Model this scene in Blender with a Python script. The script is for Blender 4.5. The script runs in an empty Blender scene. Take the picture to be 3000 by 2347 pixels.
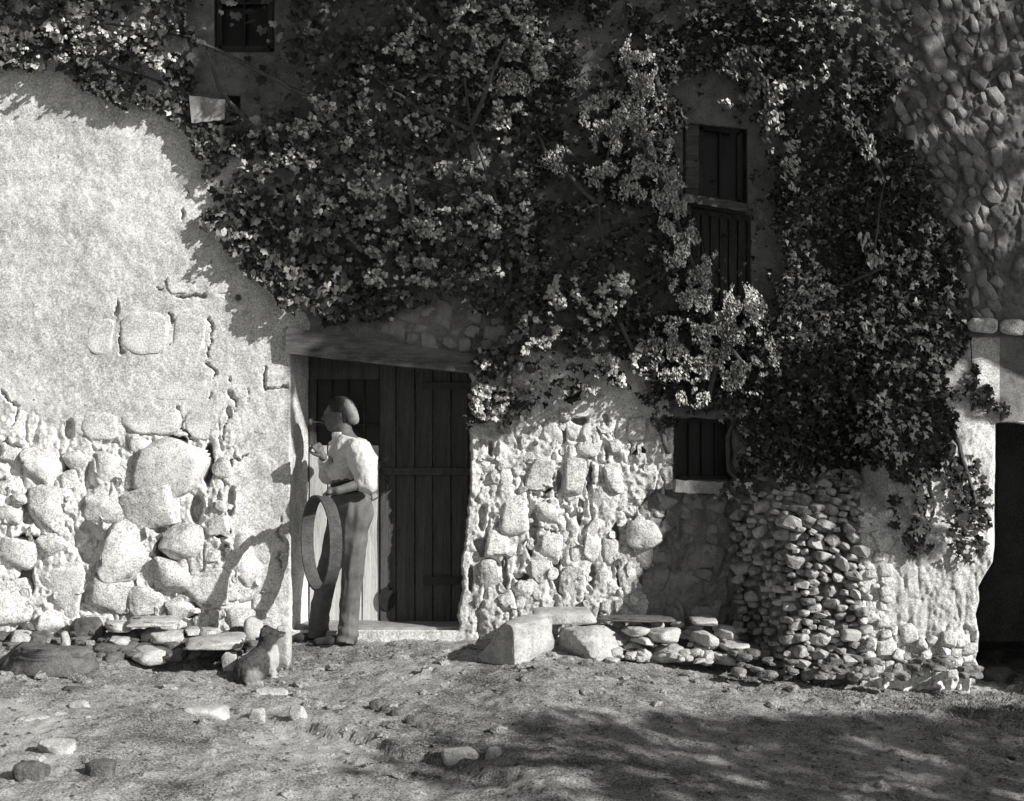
import bpy, math, random
import numpy as np
from mathutils import Vector
rad = math.radians
scene = bpy.context.scene
COL = scene.collection
random.seed(7)

# ---------------------------------------------------------------- camera
CAM = (0.0, -10.0, 1.55)
cd = bpy.data.cameras.new('camera')
cam = bpy.data.objects.new('camera', cd)
COL.objects.link(cam)
cam.location = CAM
cam.rotation_euler = (rad(90), 0, 0)
cd.sensor_width = 36.0
cd.lens = 51.6
cd.clip_end = 400
cd.clip_start = 0.05
scene.camera = cam

# ---------------------------------------------------------------- sky and sun (monochrome photograph)
SUN = Vector((1.6, -1.0, 1.02))
elev = math.atan2(SUN.z, math.hypot(SUN.x, SUN.y))
w = bpy.data.worlds.new('World')
scene.world = w
w.use_nodes = True
nt = w.node_tree
nt.nodes.clear()
sky = nt.nodes.new('ShaderNodeTexSky')
sky.sky_type = 'NISHITA'
sky.sun_disc = False
sky.sun_elevation = elev
sky.sun_rotation = math.atan2(SUN.x, SUN.y)
bw = nt.nodes.new('ShaderNodeRGBToBW')
tint = nt.nodes.new('ShaderNodeMix'); tint.data_type = 'RGBA'; tint.blend_type = 'MULTIPLY'
tint.inputs[0].default_value = 1.0
tint.inputs[7].default_value = (1.0, 0.993, 0.975, 1)
bg = nt.nodes.new('ShaderNodeBackground')
bg.inputs[1].default_value = 0.068
out = nt.nodes.new('ShaderNodeOutputWorld')
nt.links.new(sky.outputs[0], bw.inputs[0])
nt.links.new(bw.outputs[0], tint.inputs[6])
nt.links.new(tint.outputs[2], bg.inputs[0])
nt.links.new(bg.outputs[0], out.inputs[0])

sl = bpy.data.lights.new('sun', 'SUN')
sl.energy = 5.0
sl.angle = rad(0.55)
sl.color = (1.0, 0.983, 0.955)
so = bpy.data.objects.new('sun', sl)
so.rotation_euler = SUN.to_track_quat('Z', 'Y').to_euler()
so.location = (12, -8, 9)
COL.objects.link(so)
scene.view_settings.view_transform = 'Standard'
scene.view_settings.look = 'None'
scene.view_settings.gamma = 1
scene.view_settings.use_curve_mapping = False
scene.view_settings.exposure = 0.36
scene.render.resolution_x = 1024
scene.render.resolution_y = 801

# ---------------------------------------------------------------- helpers
def W(px, py, Y=0.0):
    """a point of the photograph (3000 px wide) at depth Y -> metres"""
    s = (10.0 + Y) / 4300.0
    return ((px - 1500) * s, Y, 1.55 + (1174 - py) * s)

def Wa(px, py, Y):
    s = (10.0 + Y) / 4300.0
    return np.stack([(px - 1500) * s, Y + 0 * px, 1.55 + (1174 - py) * s], -1)

_lat = {}
def _l2(seed):
    if ('2', seed) not in _lat:
        _lat[('2', seed)] = np.random.RandomState(seed).rand(256, 256)
    return _lat[('2', seed)]
def vn2(x, y, seed=0):
    L = _l2(seed)
    xi = np.floor(x).astype(int); yi = np.floor(y).astype(int)
    fx = x - xi; fy = y - yi
    fx = fx * fx * (3 - 2 * fx); fy = fy * fy * (3 - 2 * fy)
    a = L[xi % 256, yi % 256]; b = L[(xi + 1) % 256, yi % 256]
    c = L[xi % 256, (yi + 1) % 256]; d = L[(xi + 1) % 256, (yi + 1) % 256]
    return (a * (1 - fx) + b * fx) * (1 - fy) + (c * (1 - fx) + d * fx) * fy
def fb2(x, y, freq, octv=4, seed=0, gain=0.5):
    x = np.asarray(x, float); y = np.asarray(y, float)
    t = 0; a = 1; s = 0
    for i in range(octv):
        t = t + a * vn2(x * freq + 17.3 * i, y * freq + 9.1 * i, seed + i)
        s += a; a *= gain; freq *= 2.03
    return t / s * 2 - 1
_l3c = {}
def vn3(p, seed=0):
    if seed not in _l3c:
        _l3c[seed] = np.random.RandomState(seed + 500).rand(32, 32, 32)
    L = _l3c[seed]
    i = np.floor(p).astype(int); f = p - i
    f = f * f * (3 - 2 * f)
    r = 0
    for dx in (0, 1):
        for dy in (0, 1):
            for dz in (0, 1):
                wt = (f[..., 0] if dx else 1 - f[..., 0]) * (f[..., 1] if dy else 1 - f[..., 1]) * (f[..., 2] if dz else 1 - f[..., 2])
                r = r + wt * L[(i[..., 0] + dx) % 32, (i[..., 1] + dy) % 32, (i[..., 2] + dz) % 32]
    return r
def fb3(p, freq, octv=3, seed=0):
    t = 0; a = 1; s = 0
    for i in range(octv):
        t = t + a * vn3(p * freq + 3.7 * i, seed + i); s += a; a *= .5; freq *= 2.1
    return t / s * 2 - 1
def sst(a, b, x):
    t = np.clip((np.asarray(x, float) - a) / (b - a), 0, 1)
    return t * t * (3 - 2 * t)
def inpoly(px, py, poly):
    px = np.asarray(px, float); py = np.asarray(py, float)
    r = np.zeros(px.shape, bool); n = len(poly)
    for i in range(n):
        x0, y0 = poly[i]; x1, y1 = poly[(i + 1) % n]
        if y0 == y1: continue
        c = ((y0 > py) != (y1 > py)) & (px < (x1 - x0) * (py - y0) / (y1 - y0) + x0)
        r ^= c
    return r

def mesh_np(name, V, faces, smooth=False):
    """V (n,3); faces: list of int arrays (m,k)"""
    me = bpy.data.meshes.new(name)
    V = np.asarray(V, np.float32)
    me.vertices.add(len(V)); me.vertices.foreach_set('co', V.ravel())
    faces = [np.asarray(f, np.int32) for f in faces if len(f)]
    loops = np.concatenate([f.ravel() for f in faces])
    tot = np.concatenate([np.full(len(f), f.shape[1], np.int32) for f in faces])
    start = np.concatenate([[0], np.cumsum(tot)[:-1]]).astype(np.int32)
    me.loops.add(len(loops)); me.loops.foreach_set('vertex_index', loops)
    me.polygons.add(len(tot)); me.polygons.foreach_set('loop_start', start)
    me.polygons.foreach_set('use_smooth', np.full(len(tot), smooth, bool))
    me.update(calc_edges=True); me.validate()
    return me

def link(name, me, mat=None, parent=None, loc=None):
    o = bpy.data.objects.new(name, me)
    COL.objects.link(o)
    if mat is not None and me is not None: me.materials.append(mat)
    if parent is not None: o.parent = parent
    if loc is not None: o.location = loc
    return o
def root_of(parent):
    v = Vector((0, 0, 0)); p = parent
    while p is not None: v += p.location; p = p.parent
    return np.array(v)
def obj(name, V, faces, mat, parent=None, loc=None, smooth=False):
    """V in world metres; the object's origin goes to loc (world)"""
    base = root_of(parent)
    l = np.array(loc, float) if loc is not None else base
    o = link(name, mesh_np(name, np.asarray(V, float) - l, faces, smooth), mat, parent, tuple(l - base))
    return o
def empty(name, loc):
    o = bpy.data.objects.new(name, None); COL.objects.link(o); o.location = loc
    o.empty_display_size = .1
    return o
def tag(o, label=None, cat=None, group=None, kind=None):
    if label: o['label'] = label
    if cat: o['category'] = cat
    if group: o['group'] = group
    if kind: o['kind'] = kind
    return o

class MB:
    def __init__(s): s.V = []; s.F = {}; s.n = 0
    def add(s, V, faces):
        V = np.asarray(V, float); s.V.append(V)
        for f in faces:
            f = np.asarray(f, int)
            if len(f): s.F.setdefault(f.shape[1], []).append(f + s.n)
        s.n += len(V)
    def box(s, x0, x1, y0, y1, z0, z1, jit=0.0):
        V = np.array([(x, y, z) for x in (x0, x1) for y in (y0, y1) for z in (z0, z1)], float)
        if jit: V += np.random.uniform(-jit, jit, V.shape)
        s.add(V, [[(0, 1, 3, 2), (4, 6, 7, 5), (0, 4, 5, 1), (2, 3, 7, 6), (0, 2, 6, 4), (1, 5, 7, 3)]])
    def tube(s, pts, rr, n=6, caps=True):
        pts = [Vector(p) for p in pts]; m = len(pts)
        if not hasattr(rr, '__len__'): rr = [rr] * m
        V = []; up = Vector((0.13, 0.21, 1)).normalized()
        for i, p in enumerate(pts):
            t = (pts[min(i + 1, m - 1)] - pts[max(i - 1, 0)]).normalized()
            a = t.cross(up)
            if a.length < .1: a = t.cross(Vector((1, 0, 0)))
            a.normalize(); b = t.cross(a)
            for k in range(n):
                q = 2 * math.pi * k / n
                V.append(p + (a * math.cos(q) + b * math.sin(q)) * rr[i])
        F = [(i * n + k, i * n + (k + 1) % n, (i + 1) * n + (k + 1) % n, (i + 1) * n + k) for i in range(m - 1) for k in range(n)]
        s.add([tuple(v) for v in V], [F])
        if caps:
            c0 = s.n
            s.add([tuple(pts[0]), tuple(pts[-1])], [])
            base = c0 - m * n
            f = [(base + (k + 1) % n, base + k, c0) for k in range(n)] + [(base + (m - 1) * n + k, base + (m - 1) * n + (k + 1) % n, c0 + 1) for k in range(n)]
            s.F.setdefault(3, []).append(np.array(f))
    def build(s, name, mat, parent=None, loc=None, smooth=False):
        return obj(name, np.concatenate(s.V), [np.concatenate(v) for v in s.F.values()], mat, parent, loc, smooth)

# ---------------------------------------------------------------- materials (all greys: the photograph is monochrome)
def mat(name, lo, hi, big=1.5, mid=14, fine=110, grain=0.35, bump=0.25, bdist=0.01, rough=0.9, stretch=None,
        island=None, spots=None, spec=0.25, objrand=0.0):
    m = bpy.data.materials.new(name); m.use_nodes = True
    n = m.node_tree; N = n.nodes; Lk = n.links
    b = N['Principled BSDF']
    b.inputs['Roughness'].default_value = rough
    b.inputs['Specular IOR Level'].default_value = spec
    tc = N.new('ShaderNodeTexCoord'); mp = N.new('ShaderNodeMapping')
    Lk.new(tc.outputs['Object'], mp.inputs[0])
    if stretch: mp.inputs['Scale'].default_value = stretch
    def noise(s, d, r=.6):
        t = N.new('ShaderNodeTexNoise'); t.inputs['Scale'].default_value = s
        t.inputs['Detail'].default_value = d; t.inputs['Roughness'].default_value = r
        Lk.new(mp.outputs[0], t.inputs[0]); return t.outputs[0]
    def math_(op, a, c=None, clamp=False):
        t = N.new('ShaderNodeMath'); t.operation = op; t.use_clamp = clamp
        for i, v in enumerate((a, c)):
            if v is None: continue
            if isinstance(v, (int, float)): t.inputs[i].default_value = v
            else: Lk.new(v, t.inputs[i])
        return t.outputs[0]
    nb, nm, nf = noise(big, 4), noise(mid, 4), noise(fine, 3, .75)
    f = math_('ADD', math_('MULTIPLY', nb, .9), math_('MULTIPLY', nm, .7))
    f = math_('ADD', f, math_('MULTIPLY', nf, grain * 2.2))
    f = math_('SUBTRACT', f, .8 + grain * 1.1)
    f = math_('ADD', math_('MULTIPLY', f, 1.9), .5)
    if objrand:
        oi = N.new('ShaderNodeObjectInfo')
        f = math_('ADD', f, math_('MULTIPLY', math_('SUBTRACT', oi.outputs['Random'], .5), objrand * 2))
    f = math_('ADD', f, 0, True)
    mx = N.new('ShaderNodeMix'); mx.data_type = 'RGBA'
    Lk.new(f, mx.inputs[0])
    mx.inputs[6].default_value = (lo, lo, lo * .98, 1); mx.inputs[7].default_value = (hi, hi, hi * .98, 1)
    colr = mx.outputs[2]
    if spots:   # sparse dark specks
        th, dark, sc = spots
        ns = noise(sc, 2)
        k = math_('MULTIPLY', math_('SUBTRACT', ns, th), 14, False)
        k = math_('ADD', k, 0, True)
        m2 = N.new('ShaderNodeMix'); m2.data_type = 'RGBA'
        Lk.new(k, m2.inputs[0]); Lk.new(colr, m2.inputs[6]); m2.inputs[7].default_value = (dark, dark, dark * .97, 1)
        colr = m2.outputs[2]
    if island:  # per-leaf colour
        g = N.new('ShaderNodeNewGeometry'); cr = N.new('ShaderNodeValToRGB'); cr.color_ramp.interpolation = 'CONSTANT'
        e = cr.color_ramp.elements
        e[0].position = 0; v = island[0][1]; e[0].color = (v, v, v * .97, 1)
        e[1].position = island[1][0]; v = island[1][1]; e[1].color = (v, v, v * .97, 1)
        for pos, v in island[2:]:
            q = e.new(pos); q.color = (v, v, v * .97, 1)
        Lk.new(g.outputs['Random Per Island'], cr.inputs[0])
        m3 = N.new('ShaderNodeMix'); m3.data_type = 'RGBA'; m3.blend_type = 'MULTIPLY'; m3.inputs[0].default_value = .8
        Lk.new(cr.outputs[0], m3.inputs[6]); Lk.new(colr, m3.inputs[7]); colr = m3.outputs[2]
    Lk.new(colr, b.inputs['Base Color'])
    if bump:
        h = math_('ADD', math_('MULTIPLY', nm, 1.0), math_('MULTIPLY', nf, .5))
        bp = N.new('ShaderNodeBump'); bp.inputs['Strength'].default_value = bump; bp.inputs['Distance'].default_value = bdist
        Lk.new(h, bp.inputs['Height']); Lk.new(bp.outputs[0], b.inputs['Normal'])
    return m

M = dict(
    plaster=mat('lime_plaster', .29, .78, big=.8, mid=9, fine=82, grain=.8, bump=.5, bdist=.010, spots=(.70, .16, 26)),
    stone=mat('pale_limestone', .24, .74, big=3, mid=22, fine=85, grain=.8, bump=.6, bdist=.010, spots=(.68, .15, 45), objrand=.12),
    dimwall=mat('shade_darkened_wall', .09, .26, big=1.5, mid=12, fine=100, grain=.5, bump=.5, bdist=.010),  # bare wall stone with the shade of vines and pile put into its tone
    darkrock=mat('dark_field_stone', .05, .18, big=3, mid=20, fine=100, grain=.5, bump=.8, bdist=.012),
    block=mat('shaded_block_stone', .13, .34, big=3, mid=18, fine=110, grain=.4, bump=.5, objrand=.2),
    dry=mat('dry_stone', .08, .46, big=4, mid=20, fine=110, grain=.4, bump=.6, bdist=.012, objrand=.45),
    upper=mat('weathered_rubble', .11, .33, big=3, mid=20, fine=110, grain=.45, bump=.6, objrand=.35),
    mortar_dark=mat('dark_mortar', .08, .22, big=3, mid=20, fine=110, grain=.4, bump=.5),
    dirt=mat('trodden_earth', .05, .42, big=1.1, mid=6, fine=80, grain=.7, bump=.7, bdist=.02, spots=(.62, .07, 17)),
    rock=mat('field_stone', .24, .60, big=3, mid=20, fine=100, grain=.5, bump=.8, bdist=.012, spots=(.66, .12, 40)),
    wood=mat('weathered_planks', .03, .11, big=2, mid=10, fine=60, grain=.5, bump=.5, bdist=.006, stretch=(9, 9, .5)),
    litwood=mat('sunlit_planks', .34, .66, big=2, mid=10, fine=60, grain=.6, bump=.5, bdist=.006, stretch=(9, 9, .5)),  # lit copy of the planks: sun on the lower door put into the colour
    beam=mat('grey_timber', .05, .17, big=2, mid=8, fine=70, grain=.5, bump=.6, bdist=.008, stretch=(.7, 6, 6)),
    black=mat('dark_interior', .012, .03, bump=0),
    glass=mat('old_glass', .012, .025, bump=0, rough=.3),
    iron=mat('iron', .02, .05, rough=.6, bump=.2),
    shirt=mat('white_linen', .42, .74, big=6, mid=30, fine=120, grain=.4, bump=.35, bdist=.006),
    trousers=mat('grey_cotton_trousers', .07, .16, big=3, mid=12, fine=150, grain=.3, bump=.15, bdist=.006),
    sash=mat('dark_sash', .015, .04, big=5, mid=25, fine=120, bump=.5),
    felt=mat('grey_felt', .12, .30, big=8, mid=30, fine=130, grain=.5, bump=.3),
    skin=mat('tanned_skin', .08, .15, big=8, mid=40, fine=130, bump=.15, rough=.6),
    hair=mat('dark_hair', .02, .06, big=20, mid=60, fine=160, bump=.6),
    leather=mat('dusty_leather', .02, .06, big=8, mid=40, fine=130, bump=.3, rough=.6),
    hoop=mat('bent_wood_hoop', .04, .11, big=5, mid=30, fine=120, grain=.5, bump=.3),
    pipe=mat('briar_pipe', .10, .22, big=20, mid=60, fine=160, bump=0),
    roof=mat('roof_tile', .15, .3),
    stem=mat('vine_bark', .05, .15, big=5, mid=30, fine=90, bump=.8, stretch=(4, 4, 1)),
    leaf=mat('vine_leaf', .5, 1.0, big=3, mid=20, fine=80, grain=.4, bump=0, rough=.7, spec=.12,
             island=[(0, .05), (.35, .09), (.68, .18), (.86, .34), (.95, .58)]),
    leaf_dark=mat('ivy_leaf', .5, 1.0, big=3, mid=20, fine=80, grain=.4, bump=0, rough=.7, spec=.12,
             island=[(0, .035), (.45, .07), (.80, .15), (.93, .42)]),
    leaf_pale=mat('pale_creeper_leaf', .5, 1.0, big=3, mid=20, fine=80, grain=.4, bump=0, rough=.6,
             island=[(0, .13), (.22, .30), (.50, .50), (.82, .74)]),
    grass=mat('dry_grass', .5, 1.0, big=3, mid=20, fine=80, grain=.4, bump=0, rough=.8,
             island=[(0, .07), (.4, .16), (.75, .34), (.93, .6)]),
)
# dog's coat: pale patches on the haunch and chest, dark back and ears
def fur_mat():
    m = mat('dog_fur', .02, .09, big=14, mid=40, fine=120, grain=.6, bump=.8, bdist=.008)
    n = m.node_tree; N = n.nodes; b = N['Principled BSDF']
    src = b.inputs['Base Color'].links[0].from_socket
    at = N.new('ShaderNodeAttribute'); at.attribute_name = 'patch'
    mx = N.new('ShaderNodeMix'); mx.data_type = 'RGBA'
    n.links.new(at.outputs['Fac'], mx.inputs[0]); n.links.new(src, mx.inputs[6])
    mx.inputs[7].default_value = (.42, .42, .41, 1)
    n.links.new(mx.outputs[2], b.inputs['Base Color'])
    return m
M['fur'] = fur_mat()
# ================================================================ GROUND
def G(X, Y):
    X = np.asarray(X, float); Y = np.asarray(Y, float)
    gx = np.interp(X, [-9, -3.5, -1.9, -1.6, -.2, .2, 1.2, 2.6, 3.5, 7], [.05, .0, -.03, -.085, -.075, -.03, -.15, -.25, -.32, -.45])
    d = np.clip(-Y, 0, 7)
    fade = 1 - .35 * sst(1, 6, d)
    z = gx * fade - .015 - .062 * d
    z = z + .045 * fb2(X, Y, .9, 3, 3) * sst(0.2, 1.2, d) + .018 * fb2(X, Y, 4.5, 3, 8)
    # low trodden ledge running down from the dog to the front
    e = (X + .95) * .62 + (Y + 2.1) * .78 + .10 * fb2(X, Y, 3.5, 3, 21)
    z = z - .05 * sst(-.02, .03, -e) * (1 - sst(.0, 1.6, -e)) * sst(-1.6, -1.1, X) * (1 - sst(-.2, .25, X)) * sst(.9, 1.5, d)
    z = z - .10 * np.exp(-(((X + 2.12) / .36) ** 2 + ((Y + .72) / .26) ** 2) * 1.3)
    return z
def ground_at(px, py):
    lo, hi = -8.0, 0.5
    for _ in range(40):
        mid = (lo + hi) / 2
        x, y, z = W(px, py, mid)
        if z > float(G(x, mid)): lo = mid
        else: hi = mid
    return W(px, py, lo)

def axis(dense0, dense1, step, far0, far1):
    a = list(np.arange(dense0, dense1, step))
    s = step; x = dense1
    while x < far1: a.append(x); s *= 1.35; x += s
    a.append(far1); s = step; x = dense0 - step
    while x > far0: a.insert(0, x); s *= 1.35; x -= s
    a.insert(0, far0)
    return np.array(a)
def grid_faces(nx, ny, keep=None):
    i = np.arange(nx - 1)[:, None] * ny + np.arange(ny - 1)[None, :]
    f = np.stack([i, i + ny, i + ny + 1, i + 1], -1).reshape(-1, 4)
    if keep is not None: f = f[keep.ravel()]
    return f
ax = axis(-4.2, 4.6, .022, -60, 60); ay = axis(-5.2, .9, .022, -70, 2.0)
GX, GY = np.meshgrid(ax, ay, indexing='ij')
near = ((np.abs(GX) < 5) & (GY > -6)).astype(float)
lump = np.abs(fb2(GX, GY, 11, 3, 31)) * .022 + np.clip(fb2(GX, GY, 26, 2, 44), .15, 1) * .022
GZ = G(GX, GY) + near * lump
gobj = obj('ground', np.stack([GX, GY, GZ], -1).reshape(-1, 3), [grid_faces(len(ax), len(ay))], M['dirt'], smooth=True)
tag(gobj, kind='structure')

# ================================================================ HOUSE WALL as one relief sheet
# the profile: 0 at the door, swelling out into the buttress at the right
def Yb(px, py):
    px = np.asarray(px, float); py = np.asarray(py, float)
    wob = 30 * fb2(px, py, .006, 3, 60)
    y = -.66 * sst(2165, 2330, px + wob) * sst(1330, 1560, py + .15 * (2400 - px))       # leaning dry stone pile
    y = np.minimum(y, -.42 * sst(2480, 2620, px + wob) * sst(900, 1350, py))                 # plastered pier
    y = np.minimum(y, -.14 * sst(2450, 2750, px) * (1 - sst(900, 1350, py)))
    y = y - .10 * sst(1230, 1560, py) * (1 - sst(640, 760, px))                            # left footing bulges
    y = y - .07 * sst(1600, 1850, py) * sst(1360, 1480, px) * (1 - sst(1850, 1900, px))
    return y
pier_edge_y = [-100, 900, 1235, 1350, 1500, 1600, 1650, 1690, 1720, 1760, 1800, 1860, 1905, 1960, 2100]
pier_edge_x = [2925, 2925, 2915, 2914, 2912, 2912, 2905, 2880, 2864, 2868, 2856, 2868, 2862, 2850, 2830]
SMOOTH_PL = [(690, 1100), (850, 1100), (850, 1850), (800, 1850), (785, 1650), (720, 1500), (690, 1300)]
def rub(px, py):   # how rough / rubbly the mortar is, 0..1
    r = sst(1180, 1330, py + 120 * fb2(px, py, .006, 3, 70) - .12 * (px - 400)) * (1 - sst(660, 730, px))
    r = np.maximum(r, sst(1340, 1400, px) * sst(1180, 1300, py))
    r = r * (1 - .75 * sst(2450, 2560, px) * (1 - sst(1800, 1900, py)))
    r = np.maximum(r, .6 * sst(2450, 2600, px) * (1 - sst(800, 1000, py)))
    return r
def surf(px, py):
    px = np.asarray(px, float); py = np.asarray(py, float)
    y = Yb(px, py)
    r = rub(px, py)
    y = y - .020 * fb2(px, py, .0035, 3, 11) - .008 * fb2(px, py, .022, 3, 12) - .0025 * fb2(px, py, .09, 2, 13)
    y = y - r * (.020 * fb2(px * 1.25, py * .8, .022, 4, 14) + .008 * (1 - 3 * np.abs(fb2(px, py, .045, 3, 15))) + .007 * fb2(px, py, .13, 2, 18) - .03 * (np.clip(.16 - np.abs(fb2(px * 1.3, py * .8, .016, 3, 19)), 0, 1) / .16))
    # tall vertical streaks of the pier
    y = y - .035 * sst(2480, 2600, px) * sst(1350, 1450, py) * (1 - sst(2900, 2915, px)) * np.abs(fb2(px * 1.0, py * .22, .020, 3, 16))
    return y
# cracks and holes in the left plaster, followed from the photograph
CRACKS = [[(346, 880), (340, 925), (345, 960), (352, 1010), (355, 1040)], [(488, 905), (500, 930), (500, 975), (497, 1015)],
          [(612, 935), (620, 960), (618, 1010), (606, 1045)], [(600, 1065), (635, 1090), (622, 1130), (620, 1170), (632, 1175)],
          [(670, 1110), (672, 1150), (690, 1180), (692, 1215)], [(568, 515), (572, 540), (550, 575), (540, 590), (536, 640)],
          [(318, 1215), (318, 1260), (310, 1290)], [(0, 1140), (25, 1170), (50, 1195), (45, 1240), (20, 1260), (12, 1290), (60, 1310)],
          [(90, 1315), (130, 1350), (180, 1390)], [(192, 1240), (205, 1270), (218, 1310)], [(536, 1255), (565, 1285), (600, 1310)],
          [(525, 1190), (530, 1230), (535, 1255)], [(675, 1200), (655, 1260), (650, 1290)], [(778, 1070), (776, 1145), (845, 1130)],
          [(822, 1520), (818, 1560), (828, 1600), (816, 1620), (820, 1665)], [(460, 840), (520, 865), (560, 870), (600, 868)],
          [(725, 1140), (728, 1180)], [(720, 1330), (650, 1380), (655, 1420)], [(1745, 1080 + 165), (1775, 1270), (1770, 1320), (1785, 1355)],
          [(1540, 1340), (1535, 1400), (1550, 1440), (1590, 1450)], [(1550, 1440), (1600, 1460), (1640, 1560)], [(1770, 1200), (1780, 1240)],
          [(1625, 1360), (1622, 1430), (1640, 1480)], [(1560, 1545), (1640, 1560)], [(1725, 1320), (1735, 1400), (1750, 1490)],
          [(2850, 1080), (2852, 1150), (2852, 1205)]]
CR_D = np.array([(x, y) for c in CRACKS for (x, y) in c])
def crack_depth(px, py):
    d = np.full(px.shape, 1e9)
    wx = px + 14 * fb2(px, py, .06, 4, 80); wy = py + 14 * fb2(px, py, .06, 4, 81)
    for c in CRACKS:
        xs = [p[0] for p in c]; ys = [p[1] for p in c]
        m = (px > min(xs) - 30) & (px < max(xs) + 30) & (py > min(ys) - 30) & (py < max(ys) + 30)
        if not m.any(): continue
        X = wx[m]; Y = wy[m]; best = d[m]
        for a, b in zip(c[:-1], c[1:]):
            vx, vy = b[0] - a[0], b[1] - a[1]
            t = np.clip(((X - a[0]) * vx + (Y - a[1]) * vy) / (vx * vx + vy * vy), 0, 1)
            best = np.minimum(best, np.hypot(X - a[0] - t * vx, Y - a[1] - t * vy))
        d[m] = best
    n_ = vn2(px * .03, py * .03, 83)
    wdt = .6 + 7.5 * n_ ** 2
    return .05 * sst(.22, .42, n_) * (1 - sst(wdt * .3, wdt * 1.1 + 1.3, d))
PITS = [(258, 1590, 48, 55), (78, 1590, 46, 26), (84, 1492, 16, 50), (393, 1490, 20, 58), (610, 1362, 20, 60), (578, 1490, 22, 44), (262, 1400, 16, 48), (78, 1700, 22, 60),
        (676, 1470, 14, 44), (483, 1612, 28, 42), (205, 1262, 14, 30), (195, 1370, 20, 22), (520, 1290, 30, 12), (655, 1620, 16, 30), (650, 1560, 26, 16), (275, 1740, 14, 26), (232, 1755, 10, 14),
        (372, 1760, 10, 34), (458, 1720, 8, 30), (560, 1790, 22, 22), (470, 1555, 16, 10), (150, 1345, 26, 12),
        (1564, 1545, 13, 48), (1640, 1425, 10, 48), (1412, 1605, 16, 26), (1728, 1420, 8, 66), (1630, 1650, 10, 90), (1812, 1690, 10, 34), (1640, 1712, 9, 40), (1530, 1690, 22, 12), (1478, 1700, 9, 70),
        (1415, 1520, 12, 40), (1405, 1590, 14, 16), (1590, 1432, 28, 8), (1553, 1590, 8, 40), (1735, 1690, 10, 36), (1800, 1560, 12, 26), (1700, 1500, 9, 40), (1425, 1690, 16, 22), (1650, 1280, 12, 22),
        (1440, 1315, 8, 26), (1700, 1230, 24, 12), (1872, 1320, 20, 10), (1380, 1700, 10, 40)]
def pits(px, py):
    y = np.zeros(px.shape)
    for (a, b, ra, rb) in PITS:
        m = (np.abs(px - a) < ra * 1.6 + 12) & (np.abs(py - b) < rb * 1.6 + 12)
        if not m.any(): continue
        X = px[m] + 9 * fb2(px[m], py[m], .04, 3, 181); Z = py[m] + 9 * fb2(px[m], py[m], .04, 3, 182)
        q = np.hypot((X - a) / ra, (Z - b) / rb)
        y[m] = np.maximum(y[m], (.09 + .07 * (ra > 18)) * (1 - sst(.72, 1.12, q)))
    return y
def openings(px, py, y):
    y = y + pits(px, py)
    n1 = 6 * fb2(px, py, .03, 3, 90)
    # door: splayed plaster reveal at the left, ragged stone at the right
    top = 1022 + (px - 850) * .13
    ztop = sst(0, 6, py - top + n1 * .5)
    left = np.clip((px - 850 - n1 * .3) / 64, 0, 1)
    right = 1 - sst(0, 6, px - (1378 - 42 * sst(1300, 1900, py) + n1 * 1.6 + 8 * fb2(px, py, .02, 3, 97)))
    door = ztop * left * right * (py < 1846)
    y = np.where(door > 0, y * (1 - door) + .46 * door, y)
    # small barred window low at the right
    d = sst(0, 5, px - 1972 + n1 * .5) * (1 - sst(0, 5, px - 2142 + n1)) * sst(0, 5, py - 1222 + n1 - .05 * (px - 1972)) * (1 - sst(0, 4, py - 1404))
    y = y * (1 - d) + .34 * d
    # upper window with the sill
    d = sst(0, 5, px - 2000) * (1 - sst(0, 5, px - 2185)) * sst(0, 5, py - 360 - .1 * (px - 2000)) * (1 - sst(0, 4, py - 578 - .15 * (px - 2000)))
    y = y * (1 - d) + .26 * d
    d = sst(0, 5, px - 2022) * (1 - sst(0, 5, px - 2195)) * sst(0, 5, py - 600 - .15 * (px - 2000)) * (1 - sst(0, 4, py - 905))
    y = y * (1 - d) + .16 * d
    # dark opening at the top left
    d = sst(0, 5, px - 628) * (1 - sst(0, 5, px - 800)) * sst(0, 5, py + 160) * (1 - sst(0, 4, py - 150))
    y = y * (1 - d) + .32 * d
    # hole beside the corbel
    d = sst(0, 4, px - 660) * (1 - sst(0, 4, px - 700)) * sst(0, 5, py - 282) * (1 - sst(0, 4, py - 352))
    y = y * (1 - d) + .20 * d
    # passage to the right of the pier
    e = np.interp(py, pier_edge_y, pier_edge_x) + n1 * .25
    d = sst(0, 7, px - e) * sst(0, 12, py - 1238 + n1) * (1 - sst(3075, 3085, px))
    y = y * (1 - d) + 1.5 * d
    # putlog holes
    for hx, hy, r in ((698, 873, 9), (620, 768, 0)):
        y = y + .10 * (1 - sst(r * .6, r + 3, np.hypot(px - hx, py - hy)))
    return y

wx_ = np.concatenate([np.arange(-1100, -60, 26), np.arange(-60, 3100, 3.4), np.arange(3100, 4600, 26)])
wy_ = np.concatenate([np.arange(-560, -60, 26), np.arange(-60, 2090, 3.5)])
PX, PY = np.meshgrid(wx_, wy_, indexing='ij')
WY = surf(PX, PY) + crack_depth(PX, PY)
WY = openings(PX, PY, WY)
V = Wa(PX, PY, WY).reshape(-1, 3)
f = grid_faces(len(wx_), len(wy_))
cx = PX.ravel()[f].mean(1); cy = PY.ravel()[f].mean(1)

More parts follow.
